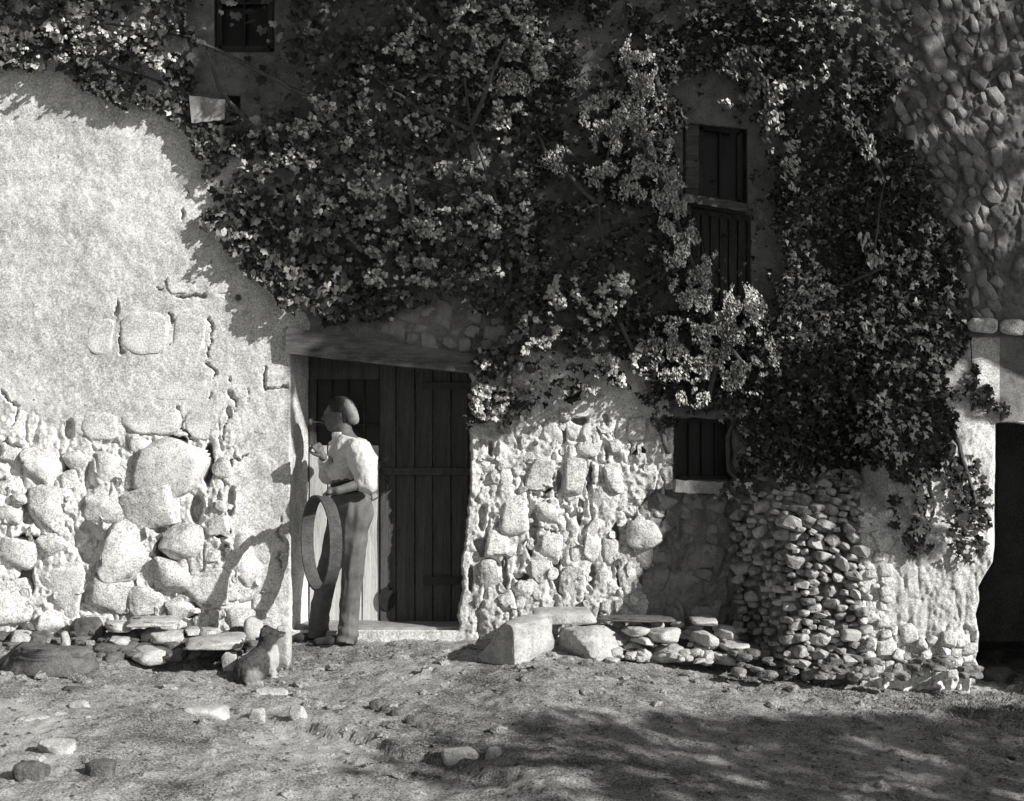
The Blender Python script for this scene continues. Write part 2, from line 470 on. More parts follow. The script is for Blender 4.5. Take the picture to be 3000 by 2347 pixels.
house = empty('stone_house', (0, 0, 0))
tag(house, 'old rubble stone farmhouse with flaking pale plaster and vine-covered front', 'house')
pile = empty('dry_stone_pile', W(2350, 1950, -.3))
tag(pile, 'leaning heap of small flat dry-laid stones between low window and pale pier', 'stone pile')
pier = empty('plastered_pier', W(2700, 1960, -.45))
tag(pier, 'bulging pale plastered pier beside the dark passage at right', 'pier')
upw = empty('rubble_wall', W(2780, 900, -.14))
tag(upw, 'upper wall of slanting weathered rubble stones above the ivy at right', 'wall')
is_pile = (cx > 2140) & (cx < 2520) & (cy > 1440)
e_ = np.interp(cy, pier_edge_y, pier_edge_x)
is_pier = (cx >= 2520) & (cx < 3000) & (cy > 1235) | ((cx > 2740) & (cx < 2930) & (cy > 990) & (cy <= 1235))
is_up = (cx > 2440) & (cy < 985)
is_house = ~(is_pile | is_pier | is_up)
def sub(mask, name, m, parent):
    ff = f[mask]; used, inv = np.unique(ff, return_inverse=True)
    return obj(name, V[used], [inv.reshape(ff.shape)[:, ::-1]], m, parent, smooth=True)
def flat_mixed(cond, name, m, parent): sub(cond, name, m, parent)
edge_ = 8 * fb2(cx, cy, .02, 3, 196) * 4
old = is_house & (((cx + edge_ > 890) & (cy + edge_ < 1035) & (cx - cy < 99999)) | ((cx + edge_ > 540) & (cy + edge_ < 352)) | ((cx + edge_ > 1965) & (cy < 1460)) | ((cx + edge_ > 1885) & (cy > 1435)))  # faces lying in vine and pile shade, given the darker wall colour
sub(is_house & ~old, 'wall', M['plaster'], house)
tag(sub(old, 'wall', M['dimwall'], house), 'unplastered wall behind the vines and by the pile, shade put into its colour')
sub(is_pile, 'core', M['mortar_dark'], pile)
sub(is_pier, 'plaster', M['plaster'], pier)
sub(is_up, 'mortar', M['mortar_dark'], upw)

# ---------------------------------------------------------------- masonry cells (power diagram)
def clip_poly(P, a, b, c):    # keep a*x+b*y<=c
    outp = []; n = len(P)
    for i in range(n):
        p = P[i]; q = P[(i + 1) % n]
        dp = a * p[0] + b * p[1] - c; dq = a * q[0] + b * q[1] - c
        if dp <= 0: outp.append(p)
        if dp * dq < 0:
            t = dp / (dp - dq); outp.append((p[0] + t * (q[0] - p[0]), p[1] + t * (q[1] - p[1])))
    return outp
def cells(region, size, aspect=1.0, ang=0.0, seed=0, featured=(), vary=.35):
    rs = np.random.RandomState(seed)
    R = np.array(region, float); ca, sa = math.cos(ang), math.sin(ang)
    def fw(P): P = np.asarray(P, float); return np.stack([(P[:, 0] * ca + P[:, 1] * sa) / aspect, -P[:, 0] * sa + P[:, 1] * ca], 1)
    def bk(P): P = np.asarray(P, float); u = P[:, 0] * aspect; v = P[:, 1]; return np.stack([u * ca - v * sa, u * sa + v * ca], 1)
    T = fw(R); lo = T.min(0) - size * 1.5; hi = T.max(0) + size * 1.5
    sites = []; rr = []
    for (x, y, w_) in featured:
        p = fw([(x, y)])[0]; sites.append(p); rr.append(w_ * .5)
    tries = 0
    while tries < 9000:
        tries += 1
        p = lo + rs.rand(2) * (hi - lo); r = size * .5 * (1 + rs.uniform(-vary, vary))
        if sites:
            S = np.array(sites); d = np.hypot(*(S - p).T)
            if (d < (np.array(rr) + r) * .93).any(): continue
        sites.append(p); rr.append(r)
    S = np.array(sites); rr = np.array(rr); res = []
    for i in range(len(S)):
        if not inpoly(*[np.array([v]) for v in bk(S[i:i + 1])[0]], region)[0]: continue
        s = size * 1.4 + rr[i]
        P = [(S[i][0] - s, S[i][1] - s), (S[i][0] + s, S[i][1] - s), (S[i][0] + s, S[i][1] + s), (S[i][0] - s, S[i][1] + s)]
        d = np.hypot(*(S - S[i]).T); order = np.argsort(d)[1:16]
        for j in order:
            n = S[j] - S[i]
            c = (S[j] @ S[j] - S[i] @ S[i] + rr[i] ** 2 - rr[j] ** 2) / 2
            P = clip_poly(P, n[0], n[1], c)
            if len(P) < 3: break
        if len(P) < 3: continue
        res.append(bk(np.array(P)))
    return res
def stone_mesh(P, h, gap, rs, depth=.06, np_=20, dome=.5, rough=.06, tilt=.25, ysurf=None, sink=0.0, chaik=1, nr=5, p=3.2):
    """P polygon in photo px; world verts/faces of a stone face standing proud of the wall, edges rolled back into it"""
    c = P.mean(0); P = c + (P - c) * (1 - gap)
    for _ in range(chaik):
        Q = np.roll(P, -1, 0)
        P = np.stack([P * .8 + Q * .2, P * .2 + Q * .8], 1).reshape(-1, 2)
    seg = np.roll(P, -1, 0) - P; L = np.hypot(*seg.T); cum = np.concatenate([[0], np.cumsum(L)])
    t = np.linspace(0, cum[-1], np_, endpoint=False)
    idx = np.searchsorted(cum, t, side='right') - 1
    P = P[idx] + seg[idx] * ((t - cum[idx]) / np.maximum(L[idx], 1e-6))[:, None]
    Rr = np.hypot(*(P - c).T).mean()
    rad_ = fb2(P[:, 0] + 31 * rs.rand(), P[:, 1], 1.1 / Rr, 3, 190)
    P = c + (P - c) * (1 + min(.3, rough * 3.5) * rad_)[:, None] + rs.normal(0, rough * .3 * Rr, P.shape)
    y0 = float(surf(c[0], c[1])) if ysurf is None else ysurf
    y0 = y0 + rs.uniform(0, sink)
    tx, tz = rs.uniform(-tilt, tilt, 2) * h
    sd = int(rs.randint(1000))
    fac = [1.0, 1.01] + ([.955, .72] if nr <= 4 else [.965, .86, .62, .34][:nr - 2]) + [0]
    nr = len(fac) - 1
    V = []
    for k, s_ in enumerate(fac):
        pp = c + (P - c) * s_ if s_ else c[None, :]
        hk = 0 if k < 1 else h * (.10 if k == 1 else (.86 if k == 2 else 1 + .12 * dome * (1 - s_)))
        nz = (.30 * h + .004) * fb2(pp[:, 0] + sd, pp[:, 1], 1.5 / Rr, 3, 170) + .007 * fb2(pp[:, 0] + sd, pp[:, 1], .07, 3, 174)
        yy = y0 - hk - (nz if k else 0) + ((pp[:, 0] - c[0]) * tx + (pp[:, 1] - c[1]) * tz) / Rr * (k > 0)
        if k == 0: yy = y0 + depth + 0 * pp[:, 0]
        V.append(Wa(pp[:, 0], pp[:, 1], yy))
    V = np.concatenate(V); n = np_; k = np.arange(n); k2 = (k + 1) % n
    quads = np.concatenate([np.stack([r * n + k, r * n + k2, (r + 1) * n + k2, (r + 1) * n + k], 1) for r in range(nr - 1)])
    tris = np.stack([(nr - 1) * n + k, (nr - 1) * n + k2, np.full(n, nr * n)], 1)
    return V, [quads, tris]
COUNT = {}
def lay(parent, region, size, m, h, gap=.06, name='stone', avoid=(), smooth=False, keep=1.0, seed=0, limit=300, **kw):
    rs = np.random.RandomState(seed + 77)
    ck = {k: kw.pop(k) for k in ('aspect', 'ang', 'featured', 'vary') if k in kw}
    R_b = np.array(region); ck['featured'] = list(ck.get('featured', ())) + [(a, b, min(2 * ra * 1.1, 2 * rb * 1.1)) for a, b, ra, rb in PITS if R_b[:, 0].min() < a < R_b[:, 0].max() and R_b[:, 1].min() < b < R_b[:, 1].max()]
    P_ = cells(region, size, seed=seed, **ck)
    rest = MB(); nrest = 0
    for P in P_:
        c = P.mean(0)
        if any(inpoly(np.array([c[0]]), np.array([c[1]]), a)[0] for a in avoid): continue
        if rs.rand() > keep: continue
        if any(((c[0] - a_[0]) / a_[2]) ** 2 + ((c[1] - a_[1]) / a_[3]) ** 2 < .8 for a_ in PITS): continue
        hh = h * (rs.uniform(.35, 1.0) if rs.rand() < .6 else rs.uniform(1.0, 2.1))
        Vv, Ff = stone_mesh(P, hh, gap * rs.uniform(.5, 1.8), rs, **kw)
        ctr = Vv.mean(0)
        key = parent.name + name
        if COUNT.get(key, 0) < limit:
            o = obj(name, Vv, Ff, m, parent, loc=ctr, smooth=smooth); COUNT[key] = COUNT.get(key, 0) + 1
        else: rest.add(Vv, Ff); nrest += 1
    if nrest:
        tag(rest.build('small_stones', m, parent, smooth=smooth), kind='stuff')

REVEAL = [(835, 1000), (1395, 1000), (1395, 1860), (800, 1860), (790, 1640), (700, 1480), (690, 1100), (835, 1080)]
# left footing: big rounded stones standing far out of the broken plaster
LEFT_F = [(330, 1375, 150), (500, 1375, 185), (150, 1490, 135), (312, 1490, 125), (455, 1490, 150), (180, 1710, 170), (375, 1610, 170),
              (330, 1745, 125), (430, 1755, 90), (545, 1590, 120), (610, 1725, 120), (715, 1660, 110), (705, 1595, 60), (30, 1760, 130),
              (500, 1690, 100), (130, 1370, 120), (50, 1610, 110)]
# faint squared stones that show through the plaster higher up
for k, (x0, x1, y0, y1) in enumerate([(352, 492, 905, 1030), (506, 610, 915, 1050), (425, 612, 1082, 1175), (355, 525, 1185, 1270), (535, 655, 1195, 1290),
                        (490, 560, 800, 860), (600, 680, 800, 860), (240, 340, 1200, 1290), (250, 335, 930, 1040), (560, 640, 480, 590)]):
    rs = np.random.RandomState(k)
    P = np.array([(x0, y0), (x1, y0), (x1, y1), (x0, y1)], float) + rs.uniform(-7, 7, (4, 2))
    Vv, Ff = stone_mesh(P, .009, .02, rs, rough=.06, tilt=.8, dome=.8, depth=.03, sink=.006)
    obj('stone', Vv, Ff, M['plaster'], house, loc=Vv.mean(0), smooth=True); COUNT['stone_housestone'] = COUNT.get('stone_housestone', 0) + 1
# lit rubble between door and low window
MID_F = [(1495, 1415, 80), (1585, 1390, 75), (1680, 1395, 75), (1732, 1300, 62), (1500, 1505, 92), (1608, 1503, 62), (1610, 1605, 70), (1460, 1590, 75),
              (1440, 1685, 70), (1678, 1710, 80), (1838, 1690, 62), (1730, 1600, 60), (1620, 1270, 62), (1800, 1400, 70)]
# big pale block that juts out at the edge of the shade
P = np.array([(1835, 1528), (1915, 1522), (1950, 1585), (1900, 1615), (1838, 1606)], float)
Vv, Ff = stone_mesh(P, .07, 0, np.random.RandomState(3), rough=.02); obj('stone', Vv, Ff, M['stone'], house, loc=Vv.mean(0), smooth=True)
# blocks above the lintel and in the shade under the vine
#lay(house, [(1130, 880), (1480, 930), (1480, 1045), (1130, 985)], 78, M['block'], .03, gap=.08, seed=14, rough=.03)
#lay(house, [(1890, 1450), (2120, 1450), (2120, 1900), (1885, 1830)], 84, M['block'], .022, gap=.08, seed=15, rough=.03)
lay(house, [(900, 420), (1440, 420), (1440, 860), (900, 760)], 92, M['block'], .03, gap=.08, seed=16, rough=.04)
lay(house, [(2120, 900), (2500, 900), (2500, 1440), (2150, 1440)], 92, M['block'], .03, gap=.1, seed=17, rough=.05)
# small chips bedded in the mortar
def chips(parent, region, n, m, seed, lo=6, hi=20, h=.03):
    rs = np.random.RandomState(seed); mb = MB(); R = np.array(region); k = 0
    while k < n:
        p = R.min(0) + rs.rand(2) * (R.max(0) - R.min(0))
        if not inpoly(p[:1], p[1:], region)[0]: continue
        if inpoly(p[:1], p[1:], REVEAL)[0]: continue
        a, b = rs.uniform(lo, hi), rs.uniform(lo, hi) * 1.2; nn = 7
        q = np.sort(rs.rand(nn)) * 2 * math.pi
        P = p + np.stack([np.cos(q) * a, np.sin(q) * b], 1)
        Vv, Ff = stone_mesh(P, h * rs.uniform(.4, 1.3), 0, rs, np_=8, depth=.02, tilt=.8)
        mb.add(Vv, Ff); k += 1
    tag(mb.build('rubble_chips', m, parent, smooth=False), kind='stuff')
chips(house, [(-60, 1340), (640, 1330), (700, 1500), (770, 1640), (800, 1840), (-60, 1850)], 80, M['stone'], 31, h=.02)
chips(house, [(1385, 1260), (1900, 1230), (1960, 1400), (1950, 1500), (1870, 1810), (1350, 1835)], 80, M['stone'], 32, h=.015)
# the dry stone pile: small flat slabs, dark joints
PILE_JOBS = []
def heap(parent, region, size, n, m, seed, out=.05, fan=(2330, 1900), limit=290):
    rs = np.random.RandomState(seed); R = np.array(region, float); S = []; t = 0
    while len(S) < n and t < 60000:
        t += 1; p = R.min(0) + rs.rand(2) * (R.max(0) - R.min(0))
        if not inpoly(p[:1], p[1:], region)[0]: continue
        r = size * .5 * rs.uniform(.55, 1.5)
        if any(((p[0] - q[0]) / 1.3) ** 2 + (p[1] - q[1]) ** 2 < ((r + q[2]) * .80) ** 2 for q in S): continue
        S.append((p[0], p[1], r))
    rest = MB()
    for k, (x, y, r) in enumerate(S):
        Y = float(surf(x, y)) - rs.uniform(-.01, out); sc = (10 + Y) / 4300
        ang = math.atan2(y - fan[1], x - fan[0]) + math.pi / 2 if y < fan[1] - 150 else 0
        V, F = rock(W(x, y, Y), (r * 2.5 * sc, r * 2.0 * sc + .06, r * 1.7 * sc), seed * 7 + k, lvl=2, e=.42, cuts=7, rough=.05, rotz=rs.uniform(-.7, .7), roty=(ang + math.pi / 2) % math.pi * .8 - 1.2 + rs.uniform(-.4, .4) if ang else rs.uniform(-.25, .25))
        if k < limit: obj('stone', V, [F], m, parent, loc=V.mean(0), smooth=False)
        else: rest.add(V, [F])
def bed(parent, region, feat, size, n, m, seed, out=(.02, .08), asp=1.1, avoid=(), e=.5, cuts=6, vary=(.5, 1.4), tall=1.0, rot=0.0, limit=285):
    """irregular stones bedded in the mortar, each sunk so that only its face stands out"""
    rs = np.random.RandomState(seed); R = np.array(region, float); S = [(x, y, w_ * .5) for x, y, w_ in feat]; nf = len(S); t = 0
    while len(S) < n + nf and t < 40000:
        t += 1; p = R.min(0) + rs.rand(2) * (R.max(0) - R.min(0))
        if not inpoly(p[:1], p[1:], region)[0] or any(inpoly(p[:1], p[1:], a_)[0] for a_ in avoid): continue
        if any(((p[0] - q[0]) / q[2]) ** 2 + ((p[1] - q[1]) / q[3]) ** 2 < 1.6 for q in PITS): continue
        r = size * .5 * rs.uniform(*vary)
        if any((p[0] - q[0]) ** 2 + (p[1] - q[1]) ** 2 < ((r + q[2]) * .86) ** 2 for q in S): continue
        S.append((p[0], p[1], r))
    for k, (x, y, r) in enumerate(S):
        o_ = rs.uniform(*out) * (1.25 if k < nf else .8); y_s = float(surf(x, y)); sc = (10 + y_s) / 4300; a_ = rs.uniform(.88, 1.16) * asp ** .5
        dp = max(r * 1.5 * sc, o_ * 1.7)
        V, F = rock(W(x, y, y_s + dp / 2 - o_), (r * 2.12 * a_ * sc, dp, r * 2.12 / a_ * sc * tall), seed * 11 + k, lvl=3 if r > 28 else 2, e=e, cuts=cuts, rough=.055, roty=rot + rs.uniform(-.35, .35), rotz=rs.uniform(-.12, .12))
        obj('stone', V, [F], m, parent, loc=V.mean(0), smooth=(r > 28 and parent is not upw))
PILE_JOBS.append(lambda: bed(house, [(-60, 1310), (200, 1300), (640, 1300), (690, 1480), (760, 1620), (795, 1830), (-60, 1840)], [(x_, y_, w_ * 1.06) for x_, y_, w_ in LEFT_F], 72, 30, M['stone'], 5, out=(.028, .075), avoid=[REVEAL], e=.38, cuts=8))
PILE_JOBS.append(lambda: bed(house, [(1400, 1200), (1500, 1170), (1700, 1120), (1880, 1180), (1940, 1330), (1930, 1480), (1930, 1600), (1870, 1680), (1860, 1810), (1372, 1830), (1376, 1500)],
                             [(x_, y_, w_ * 1.12) for x_, y_, w_ in MID_F], 58, 34, M['stone'], 9, out=(.010, .036), asp=.72, e=.36, cuts=7))
PILE_JOBS.append(lambda: bed(upw, [(2430, -60), (3060, -60), (3060, 250), (2930, 250), (2925, 930), (2460, 970)], [(2735, 165, 80), (2690, 50, 60), (2850, 430, 50), (2800, 260, 36), (2835, 510, 42)], 31, 284, M['upper'], 24,
                             out=(.02, .055), asp=.62, tall=1.15, rot=-.5, e=.5, cuts=6, vary=(.6, 1.5)))
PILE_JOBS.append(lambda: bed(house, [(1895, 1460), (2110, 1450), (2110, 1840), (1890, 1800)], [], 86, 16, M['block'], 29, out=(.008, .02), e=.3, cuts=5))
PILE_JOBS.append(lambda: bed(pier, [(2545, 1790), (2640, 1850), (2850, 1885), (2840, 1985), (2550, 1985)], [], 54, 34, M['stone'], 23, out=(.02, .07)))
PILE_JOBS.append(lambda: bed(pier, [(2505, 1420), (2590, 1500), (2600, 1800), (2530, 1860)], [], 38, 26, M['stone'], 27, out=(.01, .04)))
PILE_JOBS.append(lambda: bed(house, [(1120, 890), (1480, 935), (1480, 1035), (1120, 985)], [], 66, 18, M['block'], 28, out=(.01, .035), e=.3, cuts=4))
PILE_JOBS.append(lambda: heap(pile, [(2150, 1490), (2250, 1440), (2500, 1400), (2530, 1700), (2545, 1985), (2140, 1985), (2160, 1800)], 33, 400, M['dry'], 21))
# pier footing and a few stones through the plaster
#lay(pier, [(2530, 1800), (2640, 1850), (2860, 1880), (2850, 1990), (2540, 1990)], 54, M['stone'], .03, keep=.6, gap=.1, seed=22, rough=.06, smooth=False)
#lay(pier, [(2500, 1420), (2600, 1500), (2600, 1800), (2520, 1880)], 40, M['stone'], .025, gap=.12, seed=23, rough=.08, keep=.7, smooth=False)
# upper right wall
#lay(upw, [(2430, -60), (3080, -60), (3080, 930), (2460, 970)], 41, M['upper'], .04, gap=.07, aspect=1.6, ang=.95, seed=24, rough=.06, vary=.55, tilt=.8, np_=16, chaik=0, smooth=True,
#    avoid=[[(2932, 250), (3100, 250), (3100, 960), (2932, 960)]], featured=[(2735, 165, 85), (2850, 430, 65), (2800, 260, 50)])
#lay(upw, [(2940, 250), (3090, 250), (3090, 940), (2940, 940)], 110, M['upper'], .02, gap=.04, seed=25, rough=.02)
# slab string course over the passage
mb = MB()
for i, (x0, x1) in enumerate([(2832, 2925), (2927, 3010), (3012, 3120)]):
    P = np.array([(x0, 932 + i * 4), (x1, 930 + i * 6), (x1, 980 + i * 7), (x0, 972 + i * 6)], float)
    Vv, Ff = stone_mesh(P, .12, .01, np.random.RandomState(40 + i), rough=.015, ysurf=-.14, tilt=.1)
    obj('ledge_slab', Vv, Ff, M['stone'], upw, loc=Vv.mean(0), smooth=True)

# inside of the openings: dark rooms behind
for (x0, x1, y0, y1, yy) in ((1966, 2150, 1215, 1412, .335),):
    a = W(x0, y1, yy); b = W(x1, y0, yy)
# timber lintel over the door
def slab_px(name, pts, y0, y1, m, parent, jit=.004, n=10):
    """four photo corners (tl,tr,br,bl) extruded from depth y0 (front) to y1 (back)"""
    tl, tr, br, bl = [np.array(p, float) for p in pts]; V = []; rs = np.random.RandomState(int(tl[0]) + int(tl[1]))
    for i in range(n + 1):
        t = i / n; a = tl + (tr - tl) * t; b = bl + (br - bl) * t
        for (p, yy) in ((a, y0), (a, y1), (b, y1), (b, y0)):
            q = np.array(W(p[0], p[1], y0)); q[1] = yy
            V.append(q + rs.uniform(-jit, jit, 3))
    F = [(i * 4 + k, i * 4 + (k + 1) % 4, (i + 1) * 4 + (k + 1) % 4, (i + 1) * 4 + k) for i in range(n) for k in range(4)]
    F += [(3, 2, 1, 0), (n * 4, n * 4 + 1, n * 4 + 2, n * 4 + 3)]
    return obj(name, V, [F], m, parent, loc=np.mean(V, 0))
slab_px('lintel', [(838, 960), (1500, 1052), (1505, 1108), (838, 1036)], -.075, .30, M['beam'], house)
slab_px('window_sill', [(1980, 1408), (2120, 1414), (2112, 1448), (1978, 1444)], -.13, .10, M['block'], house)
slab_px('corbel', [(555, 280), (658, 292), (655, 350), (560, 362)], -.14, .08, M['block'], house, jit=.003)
slab_px('ledge', [(545, 366), (800, 372), (800, 384), (545, 382)], -.10, .05, M['beam'], house, jit=.004)
slab_px('window_sill', [(1996, 566), (2188, 596), (2190, 622), (1996, 590)], -.10, .12, M['beam'], house)

# ---------------------------------------------------------------- the door
def plank(parent, x0, x1, y0, y1, yf, m, name='plank', th=.03):
    mb = MB(); n = 8; a = W(x0, y0, yf); b = W(x1, y1, yf); rs = np.random.RandomState(int(x0 * 7 + y0) % 9999)
    X0, X1 = min(a[0], b[0]), max(a[0], b[0]); Z1, Z0 = a[2], b[2]
    c = .004
    prof = [(X0, yf + th), (X0, yf + c), (X0 + c, yf), (X1 - c, yf), (X1, yf + c), (X1, yf + th)]
    V = []
    for i in range(n + 1):
        z = Z0 + (Z1 - Z0) * i / n; dx = rs.uniform(-.0015, .0015); dy = rs.uniform(-.002, .002)
        V += [(x + dx, y + dy, z) for x, y in prof]
    F = [(i * 6 + k, i * 6 + (k + 1) % 6, (i + 1) * 6 + (k + 1) % 6, (i + 1) * 6 + k) for i in range(n) for k in range(6)]
    mb.add(V, [F, [(0, 1, 2, 3, 4, 5)[::-1], tuple(n * 6 + k for k in range(6))]])
    return mb.build(name, m, parent, loc=((X0 + X1) / 2, yf, (Z0 + Z1) / 2))
DY = .37
door = empty('door', W(1130, 1846, DY)); door.parent = house
edges = [905, 958, 1008, 1060, 1112, 1160, 1216, 1268, 1322, 1372, 1400]
for i in range(len(edges) - 1):
    x0, x1 = edges[i] + 1.5, edges[i + 1] - 1.5
    if x1 < 1113: plank(door, x0, x1, 1306, 1842, DY + .004 * (i % 2), M['litwood'])  # sunlit part of the door, its brightness carried by the paler wood
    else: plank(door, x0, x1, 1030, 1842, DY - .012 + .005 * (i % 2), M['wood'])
plank(door, 905, 1113, 1030, 1112, DY + .002, M['wood'], 'top_rail')
plank(door, 905, 926, 1112, 1306, DY + .001, M['wood'], 'stile')
plank(door, 1060, 1118, 1352, 1372, DY - .03, M['wood'], 'cross_batten')
plank(door, 1118, 1380, 1372, 1392, DY - .034, M['wood'], 'cross_batten')
g = MB(); a = W(926, 1306, DY + .06); b = W(1114, 1112, DY + .06); g.box(a[0], b[0], DY + .06, DY + .07, a[2], b[2])
g.build('window_pane', M['glass'], door)
for i in range(3):
    x = 926 + 188 * (i + 1) / 4
    mb = MB(); mb.tube([W(x, 1114, DY + .02), W(x, 1306, DY + .02)], .007, 6); mb.build('bar', M['iron'], door, smooth=True)
mb = MB(); mb.tube([W(926, 1245, DY + .012), W(1114, 1245, DY + .012)], .006, 6); mb.build('bar', M['iron'], door, smooth=True)
for py in (1130, 1700):
    mb = MB(); mb.box(W(1240, py, DY)[0], W(1385, py, DY)[0], DY - .026, DY - .019, W(0, py + 12, DY)[2], W(0, py - 10, DY)[2], .001); mb.build('hinge', M['iron'], door)
mb = MB(); mb.tube([W(1128, 1405, DY - .05), W(1134, 1408, DY - .07), W(1134, 1440, DY - .07), W(1128, 1445, DY - .03)], .006); mb.build('handle', M['iron'], door, smooth=True)
# round cat hole low in the door
mb = MB(); c = W(1135, 1755, DY - .022)
q = np.linspace(0, 2 * math.pi, 20, endpoint=False)
mb.add([(c[0] + math.cos(t) * .06, c[1], c[2] + math.sin(t) * .085) for t in q] + [(c[0] + math.cos(t) * .05, c[1] + .001, c[2] + math.sin(t) * .073) for t in q] + [(c[0], c[1] + .001, c[2])],
       [[(i, (i + 1) % 20, 20 + (i + 1) % 20, 20 + i) for i in range(20)], [(20 + i, 20 + (i + 1) % 20, 40) for i in range(20)]])
mb.build('cat_hole', M['black'], door)
slab_px('threshold', [(868, 1836), (1392, 1838), (1400, 1890), (866, 1888)], .10, .46, M['block'], house, jit=.006)

# ---------------------------------------------------------------- windows
def win(name, x0, x1, y0, y1, yf, fr, parent, bars_v=(), bars_h=(), skew=0.0):
    o = empty(name, W((x0 + x1) / 2, y1, yf)); o.parent = parent
    k = skew
    def seg(xa, ya, xb, yb, wd, nm, y=yf, m=M['wood']):
        mb = MB(); A = np.array(W(xa, ya, y)); B = np.array(W(xb, yb, y)); d = (B - A); d /= np.linalg.norm(d)
        n = np.array([-d[2], 0, d[0]]) * wd / 2
        V = [A - n, A + n, B + n, B - n]; V = [v + (0, s, 0) for s in (0, .035) for v in V]
        mb.add(V, [[(0, 1, 2, 3), (7, 6, 5, 4), (0, 4, 5, 1), (1, 5, 6, 2), (2, 6, 7, 3), (3, 7, 4, 0)]])
        return mb.build(nm, m, o)
    for (xa, ya, xb, yb) in ((x0, y0, x0, y1), (x1, y0 + k * (x1 - x0), x1, y1 + k * (x1 - x0)), (x0, y0, x1, y0 + k * (x1 - x0)), (x0, y1, x1, y1 + k * (x1 - x0))):
        seg(xa, ya, xb, yb, fr, 'frame')
    for bx in bars_v: seg(bx, y0 + k * (bx - x0), bx, y1 + k * (bx - x0), .012, 'bar', yf - .01, M['iron'])
    for by in bars_h: seg(x0, by, x1, by + k * (x1 - x0), .014, 'bar', yf - .012, M['iron'])
    mb = MB(); V = [W(x0, y0, yf + .045), W(x1, y0 + k * (x1 - x0), yf + .045), W(x1, y1 + k * (x1 - x0), yf + .045), W(x0, y1, yf + .045)]
    mb.add(V + [(v[0], v[1] + .006, v[2]) for v in V], [[(0, 1, 2, 3), (7, 6, 5, 4), (0, 4, 5, 1), (1, 5, 6, 2), (2, 6, 7, 3), (3, 7, 4, 0)]])
    mb.build('pane', M['glass'], o)
    return o
wn = win('window', 1982, 2138, 1232, 1402, .20, .03, house, bars_v=(2020, 2058, 2098))
wn = win('window', 2052, 2168, 372, 578, .14, .035, house, bars_v=(2110,), skew=.14)
plank(wn, 2008, 2048, 366, 575, .03, M['beam'], 'shutter')
wn = win('window', 642, 792, -150, 142, .18, .035, house, bars_v=(716,), bars_h=(10,))
# old boarding below the upper window
bd = empty('boarding', W(2110, 900, .1)); bd.parent = house
for i, x in enumerate(range(2026, 2190, 27)):
    plank(bd, x + 1.5, x + 25.5, 622 + .15 * (x - 2000), 900, .085 + .012 * (i % 2), M['wood'])
# roof with eaves, above the picture
mb = MB(); mb.box(-6.2, 8.0, -.28, 5.0, 5.62, 5.78, .01); mb.build('roof', M['roof'], house)

# ================================================================ ROCKS
def ico(level):
    t = (1 + 5 ** .5) / 2
    V = [(-1, t, 0), (1, t, 0), (-1, -t, 0), (1, -t, 0), (0, -1, t), (0, 1, t), (0, -1, -t), (0, 1, -t), (t, 0, -1), (t, 0, 1), (-t, 0, -1), (-t, 0, 1)]
    F = [(0, 11, 5), (0, 5, 1), (0, 1, 7), (0, 7, 10), (0, 10, 11), (1, 5, 9), (5, 11, 4), (11, 10, 2), (10, 7, 6), (7, 1, 8),
         (3, 9, 4), (3, 4, 2), (3, 2, 6), (3, 6, 8), (3, 8, 9), (4, 9, 5), (2, 4, 11), (6, 2, 10), (8, 6, 7), (9, 8, 1)]
    V = [Vector(v).normalized() for v in V]
    for _ in range(level):
        c = {}; F2 = []
        def mid(a, b):
            k = (min(a, b), max(a, b))
            if k not in c: V.append(((V[a] + V[b]) / 2).normalized()); c[k] = len(V) - 1
            return c[k]
        for a, b, d in F:
            ab, bd, da = mid(a, b), mid(b, d), mid(d, a)
            F2 += [(a, ab, da), (b, bd, ab), (d, da, bd), (ab, bd, da)]
        F = F2
    return np.array([tuple(v) for v in V]), np.array(F)
ICO = {k: ico(k) for k in (0, 1, 2, 3, 4)}
def rock(c, dims, seed, lvl=3, e=.55, cuts=5, rough=.06, rotz=0.0, roty=0.0):
    V, F = ICO[lvl]; rs = np.random.RandomState(seed)
    P = np.sign(V) * np.abs(V) ** e
    P = P / np.abs(P).max()
    for _ in range(cuts):
        n = rs.normal(0, 1, 3); n /= np.linalg.norm(n); d = rs.uniform(.74, 1.0)
        over = P @ n - d; P = P - np.clip(over, 0, None)[:, None] * n * .93
    P = P + (fb3(P + seed, 1.6, 3, seed % 20) * rough * 2)[:, None] * V
    P = P + (fb3(P + seed, 7, 2, seed % 20) * rough * .45)[:, None] * V
    P = P / np.abs(P).max(0) * np.array(dims) / 2
    cy_, sy_ = math.cos(roty), math.sin(roty)
    P = np.stack([P[:, 0] * cy_ + P[:, 2] * sy_, P[:, 1], -P[:, 0] * sy_ + P[:, 2] * cy_], 1)
    cz, sz = math.cos(rotz), math.sin(rotz)
    P = np.stack([P[:, 0] * cz - P[:, 1] * sz, P[:, 0] * sz + P[:, 1] * cz, P[:, 2]], 1)
    return P + np.array(c), F
def rock_px(x0, x1, y0, y1, seed, depth=None, Y=None, **kw):
    xm = (x0 + x1) / 2
    if Y is None:
        b = ground_at(xm, y1 - 4); Yf = b[1]
    else: Yf = Y
    s = (10 + Yf) / 4300
    w_, h_ = (x1 - x0) * s, (y1 - y0) * s
    depth = depth or w_ * .65
    sink = .032 if Y is None else .0
    h_ = max(.3 * h_, h_ - (.13 if Y is None else .06) * depth)
    zb = W(xm, y1, Yf)[2]
    c = (W(xm, 0, Yf)[0], Yf + depth * .5, zb + (h_ - sink) / 2)
    return rock(c, (w_, depth, h_ + sink), seed, **kw), (c[0], c[1], c[2] - h_ / 2)
